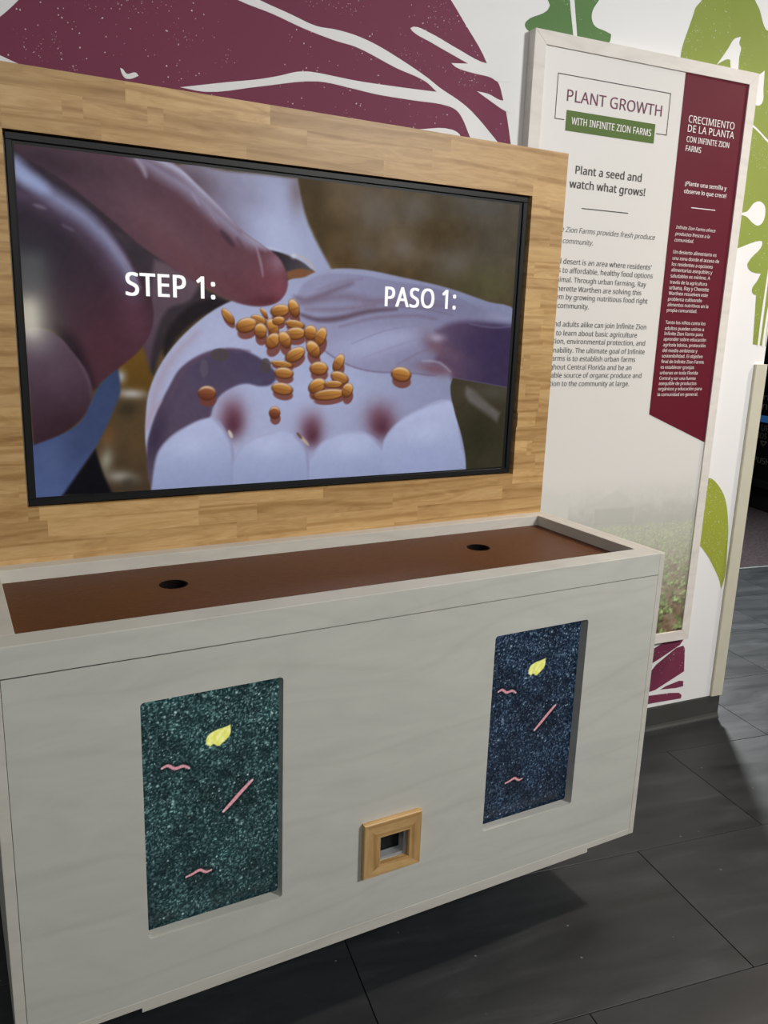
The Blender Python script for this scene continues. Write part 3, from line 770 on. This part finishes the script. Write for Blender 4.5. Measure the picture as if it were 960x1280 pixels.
# wooden scanner frame: four mitred rails round a recessed window
KX0, KX1, KZ0, KZ1 = 0.6853, 0.8264, 0.3119, 0.4411
sc = empty('scanner_window', (0, 0, 0)); sc.parent = cab; sc['label'] = 'small square oiled wood frame round a dark sensor window'
o = [(KX0, KZ0), (KX1, KZ0), (KX1, KZ1), (KX0, KZ1)]; i_ = [(K_WIN[0], K_WIN[2]), (K_WIN[1], K_WIN[2]), (K_WIN[1], K_WIN[3]), (K_WIN[0], K_WIN[3])]
for k in range(4):
    a, b, c, d = o[k], o[(k + 1) % 4], i_[(k + 1) % 4], i_[k]
    mid = lambda p, q, t: (p[0] + (q[0] - p[0]) * t, p[1] + (q[1] - p[1]) * t)
    verts, faces = [], []
    cx, cz = (a[0] + b[0]) / 2, (a[1] + b[1]) / 2
    for (p, y) in ((a, 0.0), (a, -0.0115), (mid(a, d, .04), -0.013), (mid(a, d, .93), -0.013), (d, -0.010), (d, 0.0)): verts.append((p[0] - cx, y, p[1] - cz))
    for (p, y) in ((b, 0.0), (b, -0.0115), (mid(b, c, .04), -0.013), (mid(b, c, .93), -0.013), (c, -0.010), (c, 0.0)): verts.append((p[0] - cx, y, p[1] - cz))
    for q in range(6): faces.append((q, (q + 1) % 6, 6 + (q + 1) % 6, 6 + q))
    faces += [(5, 4, 3, 2, 1, 0), (6, 7, 8, 9, 10, 11)]
    rm = bpy.data.meshes.new('frame_rail'); rm.from_pydata(verts, [], faces)
    bm = bmesh.new(); bm.from_mesh(rm); bmesh.ops.recalc_face_normals(bm, faces=bm.faces[:]); bm.to_mesh(rm); bm.free()
    if k % 2:
        # turn the mesh so that the grain runs along the rail
        rm.transform(Matrix.Rotation(math.radians(-90), 4, 'Y')); link('frame_rail', rm, MAT['stave'], sc, (cx, 0, cz), (0, math.radians(90), 0))
    else: link('frame_rail', rm, MAT['stave'], sc, (cx, 0, cz))
sl = flat_mesh([[(K_WIN[0] + .0005, K_WIN[2] + .0005), (K_WIN[1] - .0005, K_WIN[2] + .0005), (K_WIN[1] - .0005, K_WIN[3] - .0005), (K_WIN[0] + .0005, K_WIN[3] - .0005)],
                [(K_WIN[0] + .002, K_WIN[2] + .0065), (K_WIN[1] - .0045, K_WIN[2] + .0065), (K_WIN[1] - .0045, K_WIN[3] - .002), (K_WIN[0] + .002, K_WIN[3] - .002)]], 0.020, 0.012, 'metal_sleeve')
link('metal_sleeve', sl, MAT['grey'], sc)
box('sensor_glass', K_WIN[0] - 0.004, K_WIN[1] + 0.004, 0.0245, 0.030, K_WIN[2] - 0.004, K_WIN[3] + 0.004, MAT['black'], sc)

# ------------------------------------------------------------------ television in the panel
YT = YB + 0.012
SX0, SX1, SZ0, SZ1 = 0.1339, 1.3479, 1.0892, 1.7855
TX0, TX1, TZ0, TZ1 = 0.1191, 1.3722, 1.0725, 1.8058
tv = empty('television', ((TX0 + TX1) / 2, YT, TZ0))
tag(tv, 'large black flat-screen television showing wheat grains held in an open hand', 'television')
off = lambda me: (me.transform(Matrix.Translation((-(TX0 + TX1) / 2, -YT, -TZ0))), me)[1]
bw = 0.0135
for nm, q in (('bezel', (TX0, TX1, TZ1 - bw, TZ1)), ('bezel', (TX0, TX1, TZ0, TZ0 + bw)), ('bezel', (TX0, TX0 + bw - .001, TZ0 + bw, TZ1 - bw)), ('bezel', (TX1 - bw, TX1, TZ0 + bw, TZ1 - bw))):
    link(nm, off(box_mesh(q[0], q[1], YT - 0.004, YT + 0.017, q[2], q[3], 0.0012, nm)), MAT['black'], tv)
link('screen_border', off(box_mesh(TX0 + bw - .001, TX1 - bw, YT + 0.0008, YT + 0.017, TZ0 + bw, TZ1 - bw, 0, 'screen_border')), MAT['black'], tv)

def paint_tv(X, Z):
    img = np.empty(X.shape + (3,)); img[:] = (92, 74, 46)
    n = value_noise(X, Z, 55, 1) * .6 + value_noise(X, Z, 24, 2) * .4
    img += ((n - .5) * 44)[..., None] * np.array((1.0, .9, .7))
    t = np.clip((X - 700) / 500, 0, 1)[..., None] * np.clip((Z - 300) / 400, 0, 1)[..., None]
    img = img * (1 - .55 * t) + np.array((84, 82, 76)) * .55 * t
    masks = {}
    def lay(s, a, col, clip):
        if clip: a = a * masks[clip][s]
        img[s] = img[s] * (1 - a[..., None]) + col * a[..., None]
    for op in TV_OPS:
        if op[0] == 'P':
            _, c0, c1, g, soft, pts = op[:6]
            name, clip = (list(op[6:]) + [None, None])[:2]
            r = poly_alpha(X, Z, pts, soft)
            if r is None: continue
            s, a = r
            if g is None: col = (np.array(c0, float) + np.array(c1, float)) * .5
            else:
                (ax, az), (bx, bz) = g; L = (bx - ax) ** 2 + (bz - az) ** 2 + 1e-6
                k = np.clip(((X[s] - ax) * (bx - ax) + (Z[s] - az) * (bz - az)) / L, 0, 1)[..., None]
                col = np.array(c0, float) * (1 - k) + np.array(c1, float) * k
            lay(s, a, col, clip)
            if name: masks[name] = np.zeros(X.shape); masks[name][s] = a
        elif op[0] == 'B':
            _, (cx, cz), rx, rz, deg, c, al = op[:7]
            th = math.radians(deg); dx, dz = X - cx, Z - cz
            u_ = (dx * math.cos(th) + dz * math.sin(th)) / rx; v_ = (-dx * math.sin(th) + dz * math.cos(th)) / rz
            lay((slice(None), slice(None)), al * np.exp(-1.1 * (u_ * u_ + v_ * v_)), np.array(c, float), op[7] if len(op) > 7 else None)
        else:
            _, pts, w, soft, c, al = op[:6]
            d = np.full(X.shape, 1e9)
            P = [Vector(p) for p in pts]; Q = []
            for i in range(len(P) - 1):
                p0, p1, p2, p3 = P[max(0, i - 1)], P[i], P[i + 1], P[min(len(P) - 1, i + 2)]
                for q in range(4):
                    t = q / 4; Q.append((p1 * 2 + (p2 - p0) * t + (p0 * 2 - p1 * 5 + p2 * 4 - p3) * (t * t) + (p1 * 3 - p0 - p2 * 3 + p3) * (t ** 3)) * .5)
            Q.append(P[-1]); m = len(Q) - 1
            for i in range(m):
                dx, dz = Q[i + 1].x - Q[i].x, Q[i + 1].y - Q[i].y
                t = np.clip(((X - Q[i].x) * dx + (Z - Q[i].y) * dz) / (dx * dx + dz * dz + 1e-9), 0, 1)
                taper = w / 2 * np.sin(np.clip((i + t) / m * .86 + .07, 0, 1) * math.pi) ** .6
                d = np.minimum(d, np.hypot(X - Q[i].x - t * dx, Z - Q[i].y - t * dz) - taper)
            a = np.clip(.5 - d / (soft * 1.2), 0, 1)
            lay((slice(None), slice(None)), al * a * a * (3 - 2 * a), np.array(c, float), op[6] if len(op) > 6 else None)
    # skin texture
    img += ((value_noise(X, Z, 7, 3) - .5) * 3 + (value_noise(X, Z, 16, 5) - .5) * 3)[..., None]
    # grains, each with its cast shadow, body, lit top and dark crease
    def ell(cx, cz, a, b, deg, k=1.0):
        th = math.radians(deg); dx, dz = X - cx, Z - cz
        u = dx * math.cos(th) + dz * math.sin(th); v = -dx * math.sin(th) + dz * math.cos(th)
        q = np.sqrt((u / (a * k)) ** 2 + (v / (b * k)) ** 2)
        return np.clip((1.08 - q) * 5, 0, 1), u / a, v / b
    def over(a, c):
        nonlocal img
        img = img * (1 - a[..., None]) + np.array(c, float) * a[..., None]
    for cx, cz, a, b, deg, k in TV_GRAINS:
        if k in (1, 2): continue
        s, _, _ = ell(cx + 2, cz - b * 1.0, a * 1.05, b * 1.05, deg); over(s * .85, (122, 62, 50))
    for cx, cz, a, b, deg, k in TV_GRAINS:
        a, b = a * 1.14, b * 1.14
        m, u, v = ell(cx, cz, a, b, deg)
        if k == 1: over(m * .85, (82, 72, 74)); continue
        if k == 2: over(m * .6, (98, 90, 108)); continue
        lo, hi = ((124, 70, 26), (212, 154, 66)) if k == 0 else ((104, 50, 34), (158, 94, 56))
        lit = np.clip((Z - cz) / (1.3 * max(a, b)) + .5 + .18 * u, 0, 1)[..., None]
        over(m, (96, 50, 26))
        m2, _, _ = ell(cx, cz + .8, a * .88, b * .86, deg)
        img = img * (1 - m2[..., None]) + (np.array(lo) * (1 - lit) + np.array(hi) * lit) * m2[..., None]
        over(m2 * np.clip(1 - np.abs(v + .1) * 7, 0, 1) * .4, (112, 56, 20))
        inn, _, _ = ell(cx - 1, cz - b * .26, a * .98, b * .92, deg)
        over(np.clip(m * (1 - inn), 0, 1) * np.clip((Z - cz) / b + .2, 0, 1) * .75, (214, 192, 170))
    img = 132.0 * (np.clip(img, 1, 255) / 132.0) ** 1.14 * 0.95
    grey = (img @ np.array((.3, .59, .11)))[..., None]; img = grey + (img - grey) * 0.84
    return img
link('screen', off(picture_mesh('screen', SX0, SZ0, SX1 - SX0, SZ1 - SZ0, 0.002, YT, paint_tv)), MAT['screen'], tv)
for s, a, b, z, cap in (('STEP 1:', 200, 394, 423.5, 46), ('PASO 1:', 822, 1031, 424.5, 46)):
    letter(s, SX0 + a / 1000 - (TX0 + TX1) / 2, SX0 + b / 1000 - (TX0 + TX1) / 2, -0.0012, SZ0 + z / 1000 - TZ0, MAT['caption'], tv, cap / 1000, 0.022, 0, name='caption')

# ------------------------------------------------------------------ two upright monitors behind the front panel
WORMS = [[(278, 657), (289, 660), (302, 651), (318, 652), (329, 645)], [(394, 535), (414, 553), (433, 571), (453, 588)], [(318, 413), (331, 416), (345, 420), (357, 412), (368, 413)]]
LEAF = [(410, 717), (409, 697), (396, 684), (385, 678), (376, 684), (370, 680), (362, 688), (366, 704), (382, 712), (396, 714)]
def paint_soil(base, spk, seed, squash):
    def fn(X, Z):
        x, z = X + 229, Z + 317
        img = np.empty(X.shape + (3,)); img[:] = base
        big = value_noise(X, Z, 60, seed) * .5 + value_noise(X, Z, 25, seed + 1) * .5
        rs_ = np.random.RandomState(seed)
        f = value_noise(X, Z, 3.2, seed + 2); f2 = value_noise(X, Z, 2.2, seed + 3)
        img *= (0.62 + 0.5 * big)[..., None]
        img += (np.clip(f - .58, 0, 1) * 190 * (0.4 + big))[..., None] * np.array(spk) / 255.0
        img += (np.clip(f2 - .68, 0, 1) * 330 * (0.3 + big))[..., None] * np.array(spk) / 255.0
        img -= (np.clip(.4 - f, 0, 1) * 40)[..., None]
        for _ in range(900):
            cx, cz, r = rs_.uniform(0, 285), rs_.uniform(0, 500), rs_.choice([1.2, 1.6, 2.0, 3.0], p=[.5, .3, .16, .04])
            if rs_.rand() > .35 + .9 * (cz / 500 - .2): continue
            ix = slice(max(0, int((cx - 6) / 1.5)), int((cx + 6) / 1.5) + 1); iz = slice(max(0, int((cz - 6) / 1.5)), int((cz + 6) / 1.5) + 1)
            a = np.clip(1.3 - np.sqrt((X[iz, ix] - cx) ** 2 + (Z[iz, ix] - cz) ** 2) / r, 0, 1)[..., None] * rs_.uniform(.4, .95)
            img[iz, ix] = img[iz, ix] * (1 - a) + np.array(spk) * a
        def dist(path):
            d = np.full(X.shape, 1e9); t_ = np.zeros(X.shape)
            P = [Vector(p) for p in path]; Q = []
            for i in range(len(P) - 1):
                p0, p1, p2, p3 = P[max(0, i - 1)], P[i], P[i + 1], P[min(len(P) - 1, i + 2)]
                for k in range(6):
                    t = k / 6; Q.append(.5 * (2 * p1 + (p2 - p0) * t + (2 * p0 - 5 * p1 + 4 * p2 - p3) * t * t + (3 * p1 - p0 - 3 * p2 + p3) * t ** 3))
            Q.append(P[-1])
            for i in range(len(Q) - 1):
                dx, dz = Q[i + 1].x - Q[i].x, Q[i + 1].y - Q[i].y; t = np.clip(((x - Q[i].x) * dx + (z - Q[i].y) * dz) / (dx * dx + dz * dz + 1e-9), 0, 1)
                e = np.hypot(x - Q[i].x - t * dx, z - Q[i].y - t * dz); m = e < d; d[m] = e[m]; t_[m] = (i + t[m]) / (len(Q) - 1)
            return d, t_
        for j, w in enumerate(WORMS):
            d, t = dist(w); r = (2.6, 3.4, 2.4)[j] * (0.55 + 0.6 * np.sin(np.clip(t, .02, .98) * math.pi) ** .5)
            img *= (1 - .45 * np.clip(1 - (d - r) / 9, 0, 1) * (d > r))[..., None]
            a = np.clip((r + .6 - d) / 1.2, 0, 1)[..., None]
            col = np.array((202, 142, 150)) * (.97 + .05 * np.sin(t * 60))[..., None]
            tip = np.clip(1 - np.minimum(t, 1 - t) * 9, 0, 1)[..., None]; col = col * (1 - .6 * tip) + np.array((220, 205, 210)) * .6 * tip
            img = img * (1 - a) + col * a
        r = poly_alpha(x, z, LEAF, 1.3)
        if r:
            s, a = r; v = value_noise(X, Z, 5, seed + 9)[s][..., None]
            img[s] = img[s] * (1 - a[..., None]) + (np.array((206, 206, 84)) * v + np.array((236, 236, 176)) * (1 - v)) * a[..., None]
        return img
    return fn
for win, base, spk, seed, lab in ((A_WIN, (28, 50, 52), (186, 214, 210), 21, 'upright monitor with dark teal soil picture behind the window nearest the cabinet end'),
                                  (B_WIN, (22, 34, 50), (168, 192, 210), 21, 'upright monitor with dark navy soil picture behind the window beside the wall poster')):
    x0 = win[0] - 0.008; z0 = win[2] - 0.008
    mon = empty('upright_monitor', ((win[0] + win[1]) / 2, 0.03, z0 - 0.012)); tag(mon, lab, 'monitor', 'monitors behind the cabinet front')
    sh = Matrix.Translation((-(win[0] + win[1]) / 2, -0.03, -(z0 - 0.012)))
    w_, h_ = win[1] - win[0] + 0.016, win[3] - win[2] + 0.016
    me = picture_mesh('screen', x0, z0, w_, h_, 0.0015, 0.030, paint_soil(base, spk, seed, 1)); me.transform(sh); link('screen', me, MAT['lcd'], mon)
    me = box_mesh(x0 - 0.012, x0 + w_ + 0.012, 0.0304, 0.060, z0 - 0.012, z0 + h_ + 0.012, 0.001, 'housing'); me.transform(sh); link('housing', me, MAT['black'], mon)

# ------------------------------------------------------------------ framed poster on the wall
PU, PZ = 0.1257, 0.3690
def wall_pt(u, y, z): return (W0[0] + math.cos(WR) * u - math.sin(WR) * y, W0[1] + math.sin(WR) * u + math.cos(WR) * y, z)
pos = empty('framed_poster', wall_pt(PU, -0.001, PZ), WR)
tag(pos, 'tall white framed poster reading PLANT GROWTH with maroon Spanish column', 'poster')
sh = Matrix.Translation((-PU, 0.001, -PZ))
O = (-0.2960, 0.5470, 0.3690, 2.2810); I = (-0.2567, 0.5108, 0.4065, 2.2446)
oc = [(O[0], O[2]), (O[1], O[2]), (O[1], O[3]), (O[0], O[3])]; ic = [(I[0], I[2]), (I[1], I[2]), (I[1], I[3]), (I[0], I[3])]
for k in range(4):
    a, b, c, d = oc[k], oc[(k + 1) % 4], ic[(k + 1) % 4], ic[k]
    vs_ = [(p[0], y, p[1]) for p, y in ((a, -.001), (a, -.034), (d, -.034), (d, -.001), (b, -.001), (b, -.034), (c, -.034), (c, -.001))]
    rm = bpy.data.meshes.new('frame_rail'); rm.from_pydata(vs_, [], [(0, 1, 5, 4), (1, 2, 6, 5), (2, 3, 7, 6), (3, 0, 4, 7), (3, 2, 1, 0), (4, 5, 6, 7)])
    bm = bmesh.new(); bm.from_mesh(rm); bmesh.ops.recalc_face_normals(bm, faces=bm.faces[:]); bmesh.ops.bevel(bm, geom=bm.edges[:], offset=0.0008, segments=1, affect='EDGES'); bm.to_mesh(rm); bm.free()
    rm.transform(sh); link('frame_rail', rm, MAT['whitewood'], pos)
YPRINT = -0.029
def paint_poster(X, Z):
    x = X - 256.7; z = Z + 406.5
    img = np.empty(X.shape + (3,)); img[:] = (224, 221, 216)
    rs_ = np.random.RandomState(5)
    hz = np.clip((1010 - z) / 170, 0, 1); hz = hz * hz * (3 - 2 * hz)
    n = value_noise(X, Z, 30, 41) * .5 + value_noise(X, Z, 11, 42) * .5
    mist = np.array((200, 199, 191)) + ((n - .5) * 26)[..., None]
    img = img * (1 - .85 * hz[..., None]) + mist * .85 * hz[..., None]
    # tree line and sheds in the mist
    tl = np.exp(-((z - 835) / 42.0) ** 2)[..., None] * (.35 + .5 * n[..., None]); img = img * (1 - .5 * tl) + np.array((166, 167, 160)) * .5 * tl
    for pts, c, al in (([(-260, 790), (-40, 790), (-40, 945), (-260, 945)], (214, 214, 208), .75), ([(60, 840), (60, 905), (148, 952), (238, 902), (238, 835)], (206, 205, 198), .6), ([(66, 836), (66, 890), (232, 888), (232, 832)], (176, 177, 170), .35)):
        r = poly_alpha(X, Z, [(p[0] + 256.7, p[1] - 406.5) for p in pts], 3, False)
        if r: s, a = r; img[s] = img[s] * (1 - al * a[..., None]) + np.array(c) * al * a[..., None]
    # planted field: soil comes out of the mist towards the bottom
    fld = np.clip((830 - z) / 40, 0, 1); clear = np.clip((790 - z) / 340, 0, 1) ** 1.3
    soilc = np.array((126, 104, 80)) + ((n - .5) * 90)[..., None]
    a = (fld * (.12 + .8 * clear))[..., None]; img = img * (1 - a) + soilc * a
    zz = 822.0
    while zz > 390:
        k = min(1, max(0, (790 - zz) / 350)); size = 5 + 33 * k ** 1.4
        for _ in range(int(900 / (size * 1.7))):
            cx, cz = rs_.uniform(-275, 525), zz + rs_.uniform(-size, size) * .6
            tone = rs_.uniform(.75, 1.25); haze = np.array((212, 212, 198))
            parts = [(rs_.uniform(-.3, .3) * size, -size * .35, size * .55, size * .16, 0.0, (50, 42, 34), .8 * k)] if rs_.rand() < .6 else []
            for q in range(9):
                th = rs_.uniform(0, 6.283); rr_ = size * rs_.uniform(.15, .5)
                parts.append((rr_ * math.cos(th), rr_ * .75 * math.sin(th) + size * .12, size * rs_.uniform(.2, .36), size * rs_.uniform(.08, .15), th, np.array((140, 160, 104)) * tone * rs_.uniform(.7, 1.3), .9))
            for ox, oz, ra, rb, th, col, al in parts:
                ax, az = cx + ox, cz + oz
                col = np.array(col) * (.22 + .78 * k) + haze * (.78 - .78 * k)
                i0, i1 = max(0, int((ax + 256.7 - ra) / 4)), int((ax + 256.7 + ra) / 4) + 2; j0, j1 = max(0, int((az - 406.5 - ra) / 4)), int((az - 406.5 + ra) / 4) + 2
                if i1 <= i0 or j1 <= j0: continue
                s = (slice(j0, j1), slice(i0, i1)); dx, dz = x[s] - ax, z[s] - az
                u_, v_ = (dx * math.cos(th) + dz * math.sin(th)) / ra, (-dx * math.sin(th) + dz * math.cos(th)) / max(rb, 2.0)
                a = np.clip(1.5 - 1.2 * np.hypot(u_, v_), 0, 1)[..., None] * al
                img[s] = img[s] * (1 - a) + col * a
        zz -= size * .55
    return img
me = picture_mesh('print', I[0], I[2], I[1] - I[0], I[3] - I[2], 0.004, YPRINT, paint_poster); me.transform(sh); link('print', me, MAT['paper'], pos)
box_me = box_mesh(I[0], I[1], YPRINT + 0.0004, -0.002, I[2], I[3], 0, 'backing_board'); box_me.transform(sh); link('backing_board', box_me, MAT['wall'], pos)
def decal(name, pts, mat, lift=0.0006):
    me = flat_mesh([pts], 0.0004, YPRINT - lift, name); me.transform(sh); return link(name, me, mat, pos)
decal('spanish_band', [(0.2526, I[3]), (0.2526, 1.2038), (I[1], 1.1036), (I[1], I[3])], MAT['band'])
decal('title_bar', [(-0.1698, 2.0875), (0.1561, 2.0875), (0.1561, 2.0325), (-0.1698, 2.0325)], MAT['bar'])
t_ = 0.0022
for nm, (x0, x1, z0, z1) in (('title_rule', (-.2090, .2038, 2.1780, 2.1780 + t_)), ('title_rule', (-.2090, -.2090 + t_, 2.0595, 2.1780)), ('title_rule', (.2038 - t_, .2038, 2.0610, 2.1780)),
                             ('title_rule', (-.2090, -.1764, 2.0595, 2.0595 + t_)), ('title_rule', (.1623, .2038, 2.0608, 2.0608 + t_)), ('divider_rule', (-.0890, .0852, 1.8242, 1.8268))):
    decal(nm, [(x0, z0), (x1, z0), (x1, z1), (x0, z1)], MAT['ink'])
decal('divider_rule', [(.3323, 1.8607), (.4336, 1.8607), (.4336, 1.8633), (.3323, 1.8633)], MAT['inkwhite'], 0.0012)
def pl(s, x0, x1, z, mat, lift=0.0006, **kw):
    return letter(s, x0 / 1000 - PU, x1 / 1000 - PU, YPRINT - lift + 0.001, z / 1000 - PZ, mat, pos, **kw)
WH = MAT['inkwhite']
pl('PLANT GROWTH', -172.2, 175.7, 2111.2, MAT['inkred'], cap=0.0305, bold=0.004)
pl('WITH INFINITE ZION FARMS', -151.2, 142.7, 2051.6, WH, 0.0012, cap=0.0188, bold=0.014)
pl('Plant a seed and', -122.2, 124.3, 1919.8, MAT['ink'], cap=0.0220, bold=0.016)
pl('watch what grows!', -139.9, 143.1, 1880.2, MAT['ink'], cap=0.0220, bold=0.016)
pl('CRECIMIENTO', 282.4, 472.0, 2108.2, WH, 0.0012, cap=0.0203, bold=0.005)
pl('DE LA PLANTA', 283.3, 475.0, 2081.3, WH, 0.0012, cap=0.0203, bold=0.005)
pl('CON INFINITE ZION', 283.0, 459.2, 2052.3, WH, 0.0012, cap=0.0163, bold=0.012)
pl('FARMS', 283.5, 346.1, 2025.6, WH, 0.0012, cap=0.0163, bold=0.012)
pl('¡Plante una semilla y', 296.5, 470.3, 1925.7, WH, 0.0012, bold=0.014)
pl('observe lo que crece!', 295.5, 473.1, 1902.9, WH, 0.0012, bold=0.014)
for k, (s, ref, x0, x1, z) in enumerate(ENGLISH):
    pl(s, x0, x1, z, MAT['inklight' if k < 2 else 'inkbody'], ref=ref, align='R', shear=0.2 if k < 2 else 0)
for k, (s, x0, x1, z) in enumerate(SPANISH):
    pl(s, x0, x1, z, MAT['inkwhite'], 0.0012, shear=0.2 if k < 3 else 0)

# ------------------------------------------------------------------ black console far down the hall
kd = Vector((-0.2543, -0.9671, 0)); krot = math.atan2(kd.y, kd.x)
con = empty('exhibit_console', (6.131, 3.243, 0.004), krot)
tag(con, 'black exhibit console with grey lettering far behind the wall end', 'console')
link('cabinet_body', box_mesh(-0.9, 1.5, 0.0, 0.55, 0.0, 1.15, 0.01, 'cabinet_body'), MAT['blackmatte'], con)
link('control_ledge', box_mesh(-0.9, 1.5, -0.05, 0.0, 0.20, 0.26, 0.006, 'control_ledge'), MAT['black'], con)
link('top_display', box_mesh(-0.9, 1.5, 0.12, 0.5, 1.15, 2.1, 0.01, 'top_display'), MAT['black'], con)
link('light_strip', box_mesh(-0.3, 1.2, -0.012, 0.002, 0.745, 0.800, 0.003, 'light_strip'), glow('blue_light_strip', (40, 84, 134), 0.6), con)
gm = plain('faded_grey_lettering', (120, 118, 108), 0.6, 0.2)
letter('UP', 0.034, 0.124, -0.0015, 0.672, gm, con, 0.052)
letter('SOS', -0.006, 0.112, -0.0015, 0.607, gm, con, 0.046)
letter('PUSH', -0.012, 0.190, -0.0015, 0.396, gm, con, 0.050)
tri = flat_mesh([[(0.036, 0.588), (0.126, 0.588), (0.084, 0.540)], [(0.052, 0.580), (0.110, 0.580), (0.084, 0.552)]], 0.002, -0.001, 'arrow_outline'); link('arrow_outline', tri, gm, con)
for z, h in ((0.93, 0.05), (0.85, 0.06)):
    letter('mm', -0.04, 0.20, -0.0015, z, gm, con, h)

# ------------------------------------------------------------------ unseen glowing panel, added to make the glare on the television screen
lb = empty('glare_panel', (0.72, -5.3, 1.05)); tag(lb, 'unseen glowing panel added across the hall for the glare on the television', 'glare panel')
link('housing', box_mesh(-0.13, 0.14, 0.0, 0.06, 0.04, 0.90, 0.004, 'housing'), MAT['grey'], lb)
link('halo_pane', box_mesh(-0.105, 0.115, 0.058, 0.064, 0.07, 0.87, 0.001, 'halo_pane'), glow('halo_pane_glow', (206, 216, 206), 2.6), lb)  # added dim surround, gives the reflected glare its soft halo
link('glare_pane', box_mesh(-0.085, 0.03, 0.064, 0.068, 0.20, 0.50, 0.001, 'glare_pane'), glow('glare_pane_glow', (250, 246, 224), 20.0), lb)  # added bright core of the glare in the screen
